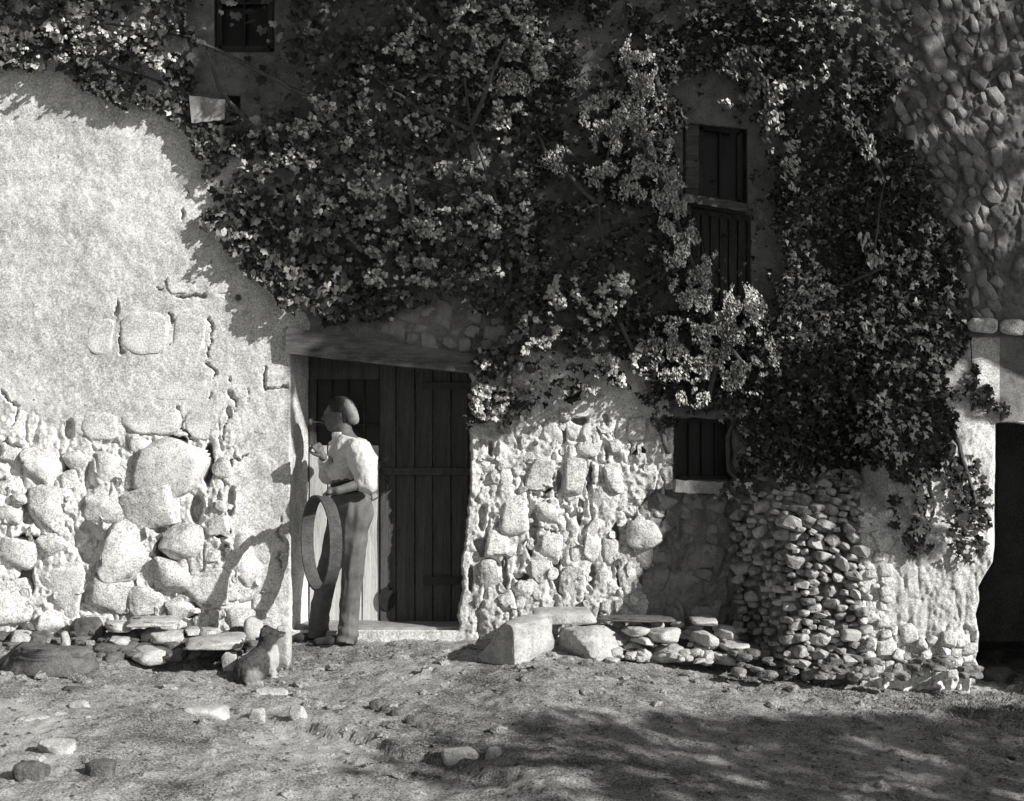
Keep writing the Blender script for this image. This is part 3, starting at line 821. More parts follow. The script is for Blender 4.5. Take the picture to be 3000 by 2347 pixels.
def put_rock(name, label, cat, box, seed, m='rock', group=None, smooth=True, **kw):
    (V, F), base = rock_px(*box, seed, **kw)
    o = obj(name, V, [F], M[m], loc=base, smooth=smooth)
    return tag(o, label, cat, group)
for job in PILE_JOBS: job()
LV = dict(lvl=4)
put_rock('boulder', 'tall squared block of pale stone right of the doorway, dark on its left face', 'boulder', (1412, 1642, 1800, 1950), 3, depth=.36, e=.3, cuts=5, rough=.055, rotz=.55, **LV)
put_rock('boulder', 'rounded pitted boulder under the jutting slab, right of the tall squared block', 'boulder', (1648, 1838, 1822, 1944), 12, depth=.34, e=.45, cuts=5, rough=.07, rotz=.5, **LV)
put_rock('stone_slab', 'thick pale slab lying across the rounded boulder against the lit wall', 'slab', (1560, 1752, 1788, 1834), 14, depth=.34, Y=-.50, e=.3, cuts=3, rough=.03)
put_rock('stone_slab', 'long thin slab forming the top of the low stone bench', 'slab', (1745, 1985, 1808, 1828), 15, depth=.34, Y=-.50, e=.45, cuts=5, rough=.09, m='darkrock')
put_rock('stone_slab', 'short thick slab with a lit end, right end of the bench top', 'slab', (2030, 2108, 1812, 1842), 16, depth=.30, Y=-.55, e=.45, cuts=5, rough=.06)
bench = [  # blocks that carry the bench: box, Y, label
    ((1822, 1902, 1836, 1870), -.56, 'small block under the long bench slab, nearest the rounded boulder'),
    ((1900, 1992, 1838, 1894), -.60, 'wedge-shaped pale block under the right half of the long bench slab'),
    ((1862, 1912, 1868, 1896), -.62, 'little square block below the small block under the long bench slab'),
    ((1868, 1902, 1896, 1948), -.60, 'narrow upright stone at the foot of the bench, left of the chalky rubble'),
    ((1912, 2000, 1892, 1950), -.58, 'crumbling chalky lump at the foot of the bench under the wedge-shaped block'),
    ((2040, 2098, 1846, 1902), -.62, 'knobbly grey-white stone under the short thick slab'),
    ((2046, 2084, 1902, 1956), -.62, 'squarish footing stone under the knobbly grey-white stone'),
    ((2098, 2152, 1916, 1960), -.66, 'pale cube-like stone on the ground at the right end of the bench'),
    ((2115, 2192, 1882, 1916), -.62, 'flat slab balanced over the pale cube-like stone, right of the bench'),
    ((2112, 2140, 1848, 1880), -.58, 'small stone wedged above the balanced flat slab'),
    ((2000, 2046, 1868, 1930), -.42, 'dark round stone set back in the shade of the bench'),
]
for i, (bx, Y, lb) in enumerate(bench):
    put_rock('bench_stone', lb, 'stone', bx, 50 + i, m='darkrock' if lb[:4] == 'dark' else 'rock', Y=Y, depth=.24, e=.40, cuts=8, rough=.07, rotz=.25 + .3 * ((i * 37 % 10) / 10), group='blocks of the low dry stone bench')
# left of the door: tumbled slabs below the wall
left = [
    ((355, 512, 1812, 1842), -.52, .3, 'long narrow slab topping the tumbled stones left of the dog'),
    ((392, 522, 1846, 1898), -.56, .35, 'thick rough block under the long narrow slab'),
    ((286, 368, 1824, 1858), -.50, .3, 'pale tilted slab left of the thick rough block'),
    ((308, 372, 1864, 1906), -.60, .25, 'small stepped stone below the pale tilted slab'),
    ((528, 575, 1840, 1868), -.50, .2, 'small squared stone, left one of the pair on the flat ledge stone'),
    ((574, 640, 1840, 1876), -.52, .2, 'larger squared stone, right one of the pair on the flat ledge stone'),
    ((515, 698, 1866, 1912), -.92, .50, 'flat jutting ledge stone whose corner points at the dog'),
    ((362, 470, 1896, 1958), -.80, .3, 'slanting pale stone at the left end of the dark hollow'),
    ((425, 530, 1892, 1934), -.62, .3, 'cracked stone between the rough block and the dark hollow'),
    ((640, 690, 1908, 1984), -.90, .16, 'narrow upright stone under the corner of the ledge stone'),
    ((188, 300, 1812, 1900), -.36, .3, 'dark hunched stone behind the pale tilted slab'),
    ((250, 395, 1880, 1975), -.62, .3, 'dark leaning stone in front of the small stepped stone'),
    ((10, 88, 1850, 1912), -.50, .2, 'small pointed stone at the left edge against the wall foot'),
    ((172, 200, 1852, 1902), -.62, .1, 'thin pale upright splinter of stone near the left edge'),
]
for i, (bx, Y, dp, lb) in enumerate(left):
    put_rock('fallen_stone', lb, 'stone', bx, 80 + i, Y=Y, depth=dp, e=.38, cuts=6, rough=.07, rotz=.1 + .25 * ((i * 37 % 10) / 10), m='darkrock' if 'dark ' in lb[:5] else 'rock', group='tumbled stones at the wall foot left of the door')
put_rock('boulder', 'long dark boulder with a pale upper edge lying at the far left', 'boulder', (-60, 262, 1876, 1995), 31, depth=.40, e=.4, cuts=9, rough=.10, m='darkrock', **LV)  # dark stone colour stands in for the shade on its front face
put_rock('standing_stone', 'pale upright slab behind the sitting dog', 'stone', (800, 850, 1832, 1962), 33, Y=-.95, depth=.12, e=.55, cuts=4, rough=.05)
put_rock('standing_stone', 'pale tooth-shaped stone between the flat ledge stone and the dog\'s head', 'stone', (706, 764, 1808, 1930), 34, Y=-.45, depth=.2, e=.6, cuts=4, rough=.05)
yard = [
    ((515, 665, 2062, 2112), 'broad low stone half sunk in the sunlit yard left of centre'),
    ((725, 778, 2072, 2122), 'knobbly stone right of the broad low stone, with a hollow beside it'),
    ((842, 900, 2066, 2118), 'pale rounded stone in the sunlit yard below the man'),
    ((735, 845, 2012, 2048), 'flat pale stone in front of the dog'),
    ((100, 215, 2160, 2222), 'rounded stone in the lower left corner of the yard'),
    ((20, 130, 2232, 2300), 'low dark stone with a lit ridge at the lower left edge'),
    ((232, 330, 2222, 2284), 'pale hump of stone right of the dark patch, lower left'),
    ((165, 250, 2008, 2040), 'small flat stone in the yard under the long dark boulder'),
    ((60, 150, 2092, 2120), 'thin stone in the yard near the left edge'),
    ((195, 262, 2050, 2084), 'small tilted stone in the yard between the long boulder and the broad low stone'),
    ((1290, 1412, 2182, 2238), 'larger of two pale stones side by side in the middle of the yard'),
    ((1418, 1470, 2184, 2234), 'smaller of two pale stones side by side in the middle of the yard'),
    ((1480, 1520, 1934, 1948), 'small white pebble-like stone in the shade at the foot of the tall squared block'),
]
for i, (bx, lb) in enumerate(yard):
    put_rock('yard_stone', lb, 'stone', bx, 110 + i, m='darkrock' if 'dark' in lb else 'rock', e=.55, cuts=8, rough=.09, group='stones half buried in the yard')
right_ = [
    ((2330, 2412, 1932, 1990), 'dark rounded stone at the foot of the dry stone pile'),
    ((2428, 2535, 1922, 1990), 'dark wedge-shaped stone where the pile meets the pale pier'),
    ((2412, 2470, 1888, 1965), 'pale pointed stone leaning between two dark stones at the pile foot'),
    ((2560, 2640, 1922, 1996), 'broken stone at the foot of the pale pier'),
    ((2680, 2772, 1935, 2010), 'pale triangular stone at the middle of the pier foot'),
    ((2785, 2868, 1946, 2018), 'pale rounded stone at the right corner of the pier'),
    ((2868, 2950, 1896, 1950), 'shaded boulder inside the passage behind the pier corner'),
    ((2885, 2980, 1950, 2012), 'shaded boulder in front of the passage mouth, lowest at right'),
]
for i, (bx, lb) in enumerate(right_):
    put_rock('rubble_stone', lb, 'stone', bx, 140 + i, m='darkrock' if lb[:4] in ('dark', 'shad') else 'rock', e=.6, cuts=5, rough=.06, group='stones along the foot of the pile and pier')  # boulders labelled shaded get their shade through the darker rock colour
# clods along the ledge in the yard
for i, (x, y, s) in enumerate([(1100, 2078, 26), (1128, 2092, 22), (1160, 2104, 24), (1205, 2122, 24), (1232, 2136, 18), (1290, 2158, 20)]):
    put_rock('clod', 'dark earth clod, %s of six on the yard ridge' % ('first from the left', 'second from the left', 'third from the left', 'fourth from the left', 'fifth from the left', 'rightmost')[i],
             'clod', (x - s, x + s, y - s * 1.2, y + s * .4), 170 + i, m='darkrock', e=.9, cuts=3, rough=.12, group='clods along the ridge')

def fill(name, label, n, x0, x1, yt, yb, Ya, m, seed, smin=14, smax=46):
    rs = np.random.RandomState(seed); mb = MB()
    for k in range(n):
        x = rs.uniform(x0, x1); f_ = rs.rand() ** .8; py = yt + (yb - yt) * f_; Yk = Ya[0] + (Ya[1] - Ya[0]) * f_
        s_ = rs.uniform(smin, smax); sc = (10 + Yk) / 4300
        V, F = rock(W(x, py, Yk), (s_ * sc * 1.6, s_ * sc * 1.3, s_ * sc * rs.uniform(.45, .9)), seed + k, lvl=2, e=.5, cuts=7, rough=.06, rotz=rs.uniform(0, 3), roty=rs.uniform(-.3, .3))
        mb.add(V, [F])
    tag(mb.build(name, M[m], smooth=False), label, 'rubble', kind='stuff')
fill('rubble', 'small broken stones packed behind and under the low bench right of the door', 95, 1780, 2200, 1830, 1940, (-.28, -.62), 'rock', 300, 12, 34)
fill('rubble', 'small broken stones heaped at the foot of the left wall', 120, -20, 800, 1835, 1930, (-.18, -.75), 'darkrock', 500, 14, 44)
fill('rubble', 'broken stones strewn along the foot of the dry stone pile', 90, 2140, 2880, 1905, 1985, (-.62, -.90), 'dry', 700, 12, 36)
# pebbles and chips over the ground
rs = np.random.RandomState(12)
mb = MB(); P0, F0 = ICO[1]
for k in range(4200):
    if k < 2200: p = (rs.uniform(-3.6, 3.7), -abs(rs.normal(0, 1.0)) - .1)
    else: p = (rs.uniform(-3.6, 3.7), rs.uniform(-5, 0))
    r = rs.uniform(.006, .018) * (1 + 1.6 * (rs.rand() < .08))
    q = P0 * (1 + rs.uniform(-.25, .25, (len(P0), 1))) * np.array([r * rs.uniform(.8, 1.6), r, r * rs.uniform(.4, .9)])
    mb.add(q + (p[0], p[1], float(G(p[0], p[1])) + r * .25), [F0])
tag(mb.build('pebbles', M['dirt']), 'small pebbles and stone chips scattered over the trodden yard', 'pebbles', kind='stuff')
# sparse dry grass at the wall foot and over the right of the yard
def blades(name, n, fn, seed, hmin, hmax, label):
    rs = np.random.RandomState(seed); Vs = []; 
    X, Y = fn(rs, n); Z = G(X, Y) - .005
    h = rs.uniform(hmin, hmax, n); a = rs.uniform(0, 2 * math.pi, n); wd = rs.uniform(.0015, .004, n) * 1.3
    lean = rs.uniform(-.8, .8, (n, 2)) * h[:, None]
    dx, dy = np.cos(a) * wd, np.sin(a) * wd
    v = np.stack([np.stack([X - dx, Y - dy, Z], 1), np.stack([X + dx, Y + dy, Z], 1),
                  np.stack([X + dx * .7 + lean[:, 0] * .4, Y + dy * .7 + lean[:, 1] * .4, Z + h * .6], 1),
                  np.stack([X + lean[:, 0], Y + lean[:, 1], Z + h], 1)], 1).reshape(-1, 3)
    i = np.arange(n)[:, None] * 4
    o = obj(name, v, [np.concatenate([i + [0, 1, 2], i + [0, 2, 3]])], M['grass'])
    return tag(o, label, 'grass', kind='stuff')
def foot(rs, n):
    X = rs.uniform(-.1, 3.6, n); Y = -.75 - .25 * sst(1.2, 2.2, X) + rs.normal(0, .24, n)
    return X, np.minimum(Y, -.3)
def yardg(rs, n):
    X = rs.uniform(-1.2, 3.8, n * 3); Y = rs.uniform(-4.6, -.9, n * 3)
    k = (fb2(X, Y, 1.1, 3, 99) + .35 * sst(-.5, 1.5, X) - .15) > rs.rand(n * 3) * .5
    X = X[k][:n]; Y = Y[k][:n]
    return X, Y
def blades2(name, n, fn, *a):
    X, Y = fn(np.random.RandomState(a[0]), n)
    return blades(name, len(X), lambda rs, m: (X, Y), *a)
blades2('dry_grass', 7000, foot, 51, .012, .04, 'sparse sunlit dry grass and straw along the foot of the wall')
blades2('short_grass', 9000, yardg, 52, .008, .022, 'short sparse grass over the shaded right of the yard')
# ================================================================ VINES
VINE = [(-150, -350), (-150, 120), (60, 190), (225, 225), (330, 275), (450, 318), (520, 330), (575, 420), (600, 520), (605, 600), (630, 700), (710, 800),
        (860, 900), (960, 965), (1100, 930), (1180, 890), (1300, 870), (1480, 900), (1500, 960), (1400, 1040), (1385, 1120), (1375, 1290), (1520, 1235),
        (1640, 1160), (1770, 1130), (1900, 1165), (1960, 1290), (1975, 1200), (2140, 1200), (2160, 1380), (2250, 1430), (2500, 1380), (2560, 1350), (2680, 1390),
        (2730, 1330), (2790, 1200), (2770, 1050), (2830, 1060), (2850, 1000), (2840, 900), (2820, 720), (2760, 620), (2690, 480), (2610, 380), (2600, 250), (2500, 120),
        (2420, 60), (2600, -350)]
HOLES = [([(530, 110), (700, 120), (890, 180), (890, 350), (700, 365), (550, 365)], .02), ([(590, -120), (850, -120), (850, 170), (590, 150)], .06),
         ([(1130, 890), (1490, 930), (1490, 1060), (1130, 1000)], .5), ([(1010, 470), (1410, 440), (1430, 560), (1000, 600)], .45),
         ([(1960, 260), (2130, 230), (2230, 400), (2290, 600), (2300, 900), (2140, 920), (2040, 720), (1975, 560)], .02),
         ([(1970, 1215), (2145, 1215), (2145, 1412), (1970, 1412)], .02), 
         ([(1680, 200), (1850, 200), (1850, 265), (1680, 270)], .25), ([(2430, -80), (2620, -80), (2640, 160), (2480, 120)], .5)]
# ellipses of thick growth: cx, cy, rx, ry, extra depth
MASS = [(1750, 720, 230, 190, .28), (1620, 880, 200, 120, .22), (2330, 700, 130, 260, .22), (2400, 1080, 200, 220, .30), (900, 640, 170, 130, .16), (1300, 700, 120, 90, .15),
        (1650, 330, 120, 70, .14), (380, 130, 300, 90, .16), (950, 60, 120, 140, .30), (1330, 90, 120, 90, .12), (1400, 620, 120, 100, .15), (1560, 1060, 110, 90, .2),
        (2380, 330, 130, 240, .36), (2300, 60, 160, 90, .3), (1330, 860, 190, 60, .22), (930, 850, 130, 70, .2), (1040, 0, 200, 170, .42), (2480, 200, 120, 200, .3), (1700, 1080, 140, 50, .16)]
def inside_depth(px, py):
    t = .05 + .10 * (fb2(px, py, .008, 3, 130) * .5 + .5) + 0 * px
    for cx_, cy_, rx, ry, a in MASS:
        t = t + a * np.exp(-(((px - cx_) / rx) ** 2 + ((py - cy_) / ry) ** 2) * 1.2)
    return t
def leaf_tpl(kind):
    if kind in ('vine', 'shoot'):
        o = [(0, .30), (.34, .52), (.52, .22), (.42, .02), (.50, -.18), (.22, -.22), (0, -.58), (-.22, -.22), (-.50, -.18), (-.42, .02), (-.52, .22), (-.34, .52)]
        bend = .34 if kind == 'vine' else .75
    elif kind == 'ivy':
        o = [(0, .22), (.30, .36), (.48, .05), (.20, -.08), (0, -.60), (-.20, -.08), (-.48, .05), (-.30, .36)]; bend = .12
    else:
        o = [(0, .5), (.24, .15), (.20, -.2), (0, -.5), (-.20, -.2), (-.24, .15)]; bend = .5
    n = len(o)
    V = [(0, -.03, 0)] + [(x, -bend * (.2 - abs(x)) + (.14 * z * z), z) for x, z in o]
    F = [(0, i + 1, (i + 1) % n + 1) for i in range(n)]
    return np.array(V), np.array(F)
def rot_basis(rs, n, lean=.55, sunward=0.0):
    N_ = np.stack([rs.normal(0, lean, n), -np.ones(n), rs.normal(.25, lean, n)], 1)
    N_ += sunward * np.array([.75, -.1, .45])
    N_ /= np.linalg.norm(N_, axis=1)[:, None]
    up = np.stack([rs.normal(0, .55, n), rs.normal(0, .2, n), np.ones(n)], 1)
    A = np.cross(up, N_); A /= np.linalg.norm(A, axis=1)[:, None]
    U = np.cross(N_, A)
    return A, N_, U       # columns: leaf x, leaf -y(front), leaf z
def leaves(parent, pos, size, kind, m, rs, single=0, sunward=0.0, lean=.55):
    T, F = leaf_tpl(kind); n = len(pos)
    A, N_, U = rot_basis(rs, n, lean, sunward)
    V = pos[:, None, :] + size[:, None, None] * (T[None, :, 0:1] * A[:, None] - T[None, :, 1:2] * N_[:, None] + T[None, :, 2:3] * U[:, None])
    # the largest and outermost leaves are parts of their own
    order = np.argsort(-(size - pos[:, 1] * .25)); solo = order[:single]; rest = order[single:]
    base = root_of(parent); me = {}
    for j in solo:
        key = int(rs.randint(8))
        if key not in me:
            q = T * (1 + rs.uniform(-.12, .12, T.shape)); me[key] = mesh_np('leaf', q, [F]); me[key].materials.append(m)
        o = bpy.data.objects.new('leaf', me[key]); COL.objects.link(o); o.parent = parent
        o.location = tuple(pos[j] - base)
        R = np.stack([A[j], -N_[j], U[j]], 1)
        from mathutils import Matrix
        o.rotation_euler = Matrix(R.tolist()).to_euler(); o.scale = (size[j],) * 3
    V = V[rest]; nr = len(rest)
    idx = (np.arange(nr)[:, None, None] * len(T) + F[None]).reshape(-1, 3)
    o = obj('foliage', V.reshape(-1, 3), [idx], m, parent)
    return tag(o, kind='stuff')
def scatter(n, x0, x1, y0, y1, dens, rs):
    out_ = []; tot = 0
    while tot < n:
        p = np.stack([rs.uniform(x0, x1, 20000), rs.uniform(y0, y1, 20000)], 1)
        k = rs.rand(20000) < dens(p[:, 0], p[:, 1]); out_.append(p[k]); tot += k.sum()
    return np.concatenate(out_)[:n]
def dens_main(px, py):
    wx = px + 70 * fb2(px, py, .012, 4, 140) + 20 * (vn2(px * .31, py * .29, 145) - .5); wy = py + 70 * fb2(px, py, .012, 4, 141)
    d = inpoly(wx, wy, VINE).astype(float)
    c = fb2(px, py, .016, 4, 142)
    d = d * np.clip(.44 + 2.3 * c, .07 + .3 * ((px > 2120) & (py > 450)) + .18 * ((px > 700) & (px < 1120) & (py > 560)), 1)
    for poly, k in HOLES: d = np.where(inpoly(wx, wy, poly), d * k, d)
    return d
def stems(parent, paths, m, r0=.02):
    for pts in paths:
        r0_ = pts[0][3] if len(pts[0]) > 3 else r0
        pts = [q[:3] for q in pts]; P = []
        for (a, b) in zip(pts[:-1], pts[1:]):
            for t in np.linspace(0, 1, 6, endpoint=False): P.append(np.array(a) + (np.array(b) - np.array(a)) * t)
        P.append(np.array(pts[-1], float)); P = np.array(P)
        P[:, 0] += 7 * fb2(P[:, 0], P[:, 1], .02, 3, 150); P[:, 1] += 6 * fb2(P[:, 0], P[:, 1], .02, 3, 151)
        Q = [W(p[0], p[1], float(surf(p[0], p[1])) - p[2]) for p in P]
        rr = np.linspace(r0_, min(r0_, r0) * .3, len(Q))
        mb = MB(); mb.tube(Q, list(rr), 6); mb.build('stem', m, parent, smooth=True)
def vine(name, label, cat, base, poly_x, n, kind, m, smin, smax, seed, paths, single=280, dens=dens_main, depth=inside_depth, y0=-330, y1=1440, **kw):
    o = empty(name, base); tag(o, label, cat)
    rs = np.random.RandomState(seed)
    p = scatter(n, poly_x[0], poly_x[1], y0, y1, dens, rs)
    D = depth(p[:, 0], p[:, 1]) * rs.power(1.5, n) + .015
    Y = surf(p[:, 0], p[:, 1]) - D
    pos = Wa(p[:, 0], p[:, 1], Y)
    size = smin + (smax - smin) * rs.rand(n) ** 1.5
    leaves(o, pos, size, kind, m, rs, single, **kw)
    stems(o, paths, M['stem'])
    return o

vine('grapevine', 'broad-leaved dark grapevine spreading over the wall left of and above the door', 'vine', W(1492, 1840, -.1), (-140, 1010), 11500, 'vine', M['leaf'], .026, .085, 201,
     [[(1180, 700, .1), (960, 560, .1), (700, 330, .08), (430, 230, .08), (60, 120, .05)], [(960, 560, .1), (860, 700, .1), (760, 740, .06)],
      [(1000, 330, .1), (820, 240, .15), (560, 110, .1), (250, 60, .06)], [(700, 330, .08), (640, 250, .1), (600, 120, .1)]])
vine('grapevine', 'dark grapevine climbing on a black trunk right of the door and over the lintel', 'vine', W(1492, 1300, -.1), (1010, 1560), 12500, 'vine', M['leaf'], .022, .066, 202,
     [[(1478, 1270, .05, .030), (1492, 1120, .05, .032), (1490, 960, .08, .03), (1496, 800, .14, .03), (1460, 600, .16, .03), (1380, 380, .12, .02), (1340, 60, .1, .01)],
      [(1490, 960, .1), (1560, 930, .12), (1640, 860, .15), (1730, 800, .2)], [(1496, 800, .14), (1300, 760, .12), (1120, 700, .1)],
      [(1460, 600, .16), (1250, 520, .08), (1080, 470, .06)], [(1380, 380, .12), (1200, 300, .1), (1060, 200, .1)]])
vine('climbing_creeper', 'very dark creeper filling the wall between the door and the upper window', 'creeper', W(1960, 1450, -.1), (1560, 2120), 12500, 'ivy', M['leaf_dark'], .022, .062, 203,
     [[(1960, 1330, .05), (1900, 1130, .1), (1800, 900, .2), (1750, 600, .25), (1820, 300, .15), (1840, 20, .1)], [(1800, 900, .2), (1950, 780, .15), (2010, 640, .1)],
      [(1750, 600, .25), (1600, 450, .15), (1520, 260, .1)]])
vine('ivy', 'dense black-green ivy covering the wall from the upper window to the pier', 'ivy', W(2200, 1500, -.1), (2120, 2900), 24000, 'ivy', M['leaf_dark'], .022, .060, 204,
     [[(2215, 1450, .05, .02), (2136, 1380, .04, .02), (2132, 1280, .05, .016), (2200, 1130, .1), (2350, 900, .2), (2380, 500, .15), (2420, 120, .1)],
      [(2350, 900, .2), (2550, 800, .15), (2760, 700, .05)], [(2560, 1380, .05, .02), (2600, 1150, .1), (2640, 850, .1), (2560, 450, .1)],
      [(2852, 1205, .012, .008), (2850, 1120, .012), (2848, 1030, .02), (2830, 900, .05)]])

# pale sunlit growth standing proud of the dark leaves: ellipses cx, cy, rx, ry, weight
def ell_dens(E, thr=.0, sc=.03):
    def fn(px, py):
        d = 0 * px
        for cx_, cy_, rx, ry, a in E:
            q = ((px - cx_) / rx) ** 2 + ((py - cy_) / ry) ** 2
            d = np.maximum(d, a * np.clip(1.35 - q, 0, 1))
        c = fb2(px, py, sc, 3, 160)
        return d * (c > thr)
    return fn
def ell_depth(extra):
    return lambda px, py: inside_depth(px, py) * 1.05 + extra
E1 = [(1870, 170, 50, 70, .8), (1900, 260, 45, 60, .8), (1790, 330, 90, 60, .7), (1850, 400, 110, 90, 1), (1830, 500, 110, 80, .9), (1920, 520, 70, 90, 1), (1975, 620, 45, 90, 1),
      (2000, 730, 50, 90, 1), (2060, 830, 90, 90, 1), (2130, 940, 110, 110, 1), (2110, 1060, 120, 100, 1), (2040, 1120, 90, 70, .9), (2200, 1060, 80, 90, .8), (1960, 1020, 60, 90, .6),
      (1720, 240, 60, 22, .9), (1500, 270, 60, 60, .5), (1640, 470, 50, 40, .4)]
vine('flowering_climber', 'thick pale small-leaved climber hanging in a curve from the eaves past the upper window', 'climber', W(1980, 1440, -.15), (1450, 2330), 20000, 'small', M['leaf_pale'], .013, .036, 205,
     [[(2070, 1180, .2), (2120, 1000, .25), (2040, 800, .2), (1970, 600, .2), (1880, 420, .25), (1870, 150, .2)], [(2120, 1000, .25), (2200, 1090, .2)]],
     dens=ell_dens(E1, -.05), depth=ell_depth(.16), single=260, sunward=.7, y0=50, y1=1260)
E2 = [(2180, 190, 60, 50, .9), (2200, 260, 40, 50, 1), (2265, 270, 32, 60, 1), (2262, 350, 40, 36, 1), (2290, 420, 50, 40, 1), (2315, 490, 30, 40, 1), (2330, 555, 24, 30, 1), (2130, 305, 24, 14, .8), (2350, 250, 40, 14, .8),
      (2480, 300, 16, 50, .8), (2510, 365, 34, 36, 1), (2545, 430, 24, 40, .9), (2580, 500, 30, 34, .8), (2550, 720, 26, 20, 1), (2565, 745, 30, 46, .9), (2580, 830, 20, 20, .8),
      (2545, 960, 20, 20, .8), (2575, 1010, 16, 18, 1), (2530, 700, 26, 14, 1), (2585, 760, 22, 22, 1)]
vine('hanging_creeper', 'loose strings of pale leaves dangling right of the upper window', 'creeper', W(2260, 140, -.3), (2080, 2640), 1150, 'small', M['leaf_pale'], .035, .06, 206,
     [[(2180, 150, .25), (2240, 260, .3), (2280, 400, .3), (2330, 560, .3)], [(2470, 240, .25), (2520, 380, .3), (2590, 530, .25), (2560, 740, .3)]],
     dens=ell_dens(E2, -.25), depth=ell_depth(.16), single=200, sunward=.9, y0=60, y1=1060)
E3 = [(150, 150, 80, 34, .6), (85, 175, 40, 26, .9), (300, 90, 160, 50, .15), (450, 130, 90, 70, .3), (480, 180, 30, 30, .8), (1180, 150, 60, 60, .5), (1210, 140, 30, 50, .8), (1070, 225, 24, 30, 1),
      (1080, 305, 30, 40, 1), (1440, 70, 120, 60, .5), (1480, 160, 130, 70, .7), (1550, 200, 60, 60, .8), (1450, 250, 90, 50, .6), (1470, 330, 60, 90, .5), (1360, 240, 50, 60, .5), (1250, 330, 60, 90, .5),
      (930, 320, 60, 40, .6), (880, 370, 60, 30, .5), (1330, 500, 60, 36, .9), (1060, 540, 50, 50, .9), (1150, 610, 90, 60, .6), (1200, 680, 80, 70, .8), (1130, 740, 70, 50, .7), (1230, 790, 50, 60, .8),
      (1100, 800, 60, 60, .4), (1500, 560, 50, 90, .5), (1530, 650, 22, 50, .8), (1440, 640, 60, 60, .3), (760, 440, 90, 60, .35), (900, 470, 60, 40, .6), (700, 700, 40, 16, .9),
      (1580, 960, 60, 46, 1), (1560, 1010, 50, 30, .9), (1410, 1100, 40, 40, 1), (1420, 1170, 40, 60, .8), (1460, 1180, 40, 30, .8), (1700, 1150, 60, 20, .8), (1650, 860, 60, 50, .5), (1750, 900, 70, 60, .5),
      (1830, 1060, 90, 70, .5), (1820, 850, 50, 50, .5), (1760, 1000, 50, 50, .35)]
vine('grapevine_shoots', 'sunlit pale vine shoots standing out in front of the dark leaves above the door', 'vine shoots', W(1400, 900, -.3), (20, 1920), 5600, 'shoot', M['leaf_pale'], .018, .044, 207,
     [[(1490, 1060, .1), (1560, 1000, .3), (1625, 920, .3)], [(1560, 1000, .3), (1570, 940, .35)], [(1380, 380, .2), (1440, 220, .3), (1490, 100, .3)], [(1200, 520, .2), (1210, 700, .3)]],
     dens=ell_dens(E3, .12, .035), depth=ell_depth(.12), single=290, sunward=.5, lean=.8, y0=0, y1=1230)
EE = [(2650, 1000, 150, 200, .5), (2600, 1250, 120, 120, .5), (2700, 800, 90, 150, .45), (2300, 150, 200, 100, .35), (2560, 200, 120, 90, .5), (2450, 60, 200, 60, .6), (2200, 50, 200, 60, .35),
      (2150, 1440, 80, 30, .6), (2420, 1400, 130, 40, .3), (2700, 1480, 60, 120, .5)]
vine('ivy_shoots', 'speckled sunlit ivy shoots along the right edge of the dark ivy', 'ivy', W(2640, 1300, -.45), (1980, 2860), 2100, 'ivy', M['leaf_pale'], .030, .055, 208,
     [[(2600, 1380, .05), (2640, 1150, .1), (2680, 900, .1)]], dens=ell_dens(EE, .02, .05), depth=ell_depth(.05), single=200, sunward=.5, y0=-60, y1=1600)
# sprigs creeping over the pier
EP = [(2820, 1400, 60, 60, 1), (2850, 1480, 50, 120, 1), (2700, 1430, 30, 80, .8), (2690, 1580, 40, 60, .7), (2760, 1330, 40, 100, .7), (2620, 1500, 26, 50, .8), (2880, 1160, 40, 30, 1), (2850, 1100, 20, 60, .7),
      (2930, 1200, 34, 24, 1), (2890, 1190, 20, 20, 1), (2840, 1560, 60, 80, .8), (2740, 1260, 60, 60, .6)]
vine('ivy_sprigs', 'thin ivy sprigs trailing over the pale pier and its right-hand bulge', 'ivy', W(2800, 1500, -.45), (2570, 2960), 900, 'ivy', M['leaf_dark'], .035, .065, 209,
     [[(2700, 1350, .03), (2740, 1480, .04), (2700, 1600, .03)], [(2790, 1260, .03), (2840, 1400, .05), (2870, 1520, .04)]],
     dens=ell_dens(EP, .0, .05), depth=lambda px, py: .05 + 0 * px, single=150, y0=1040, y1=1680)

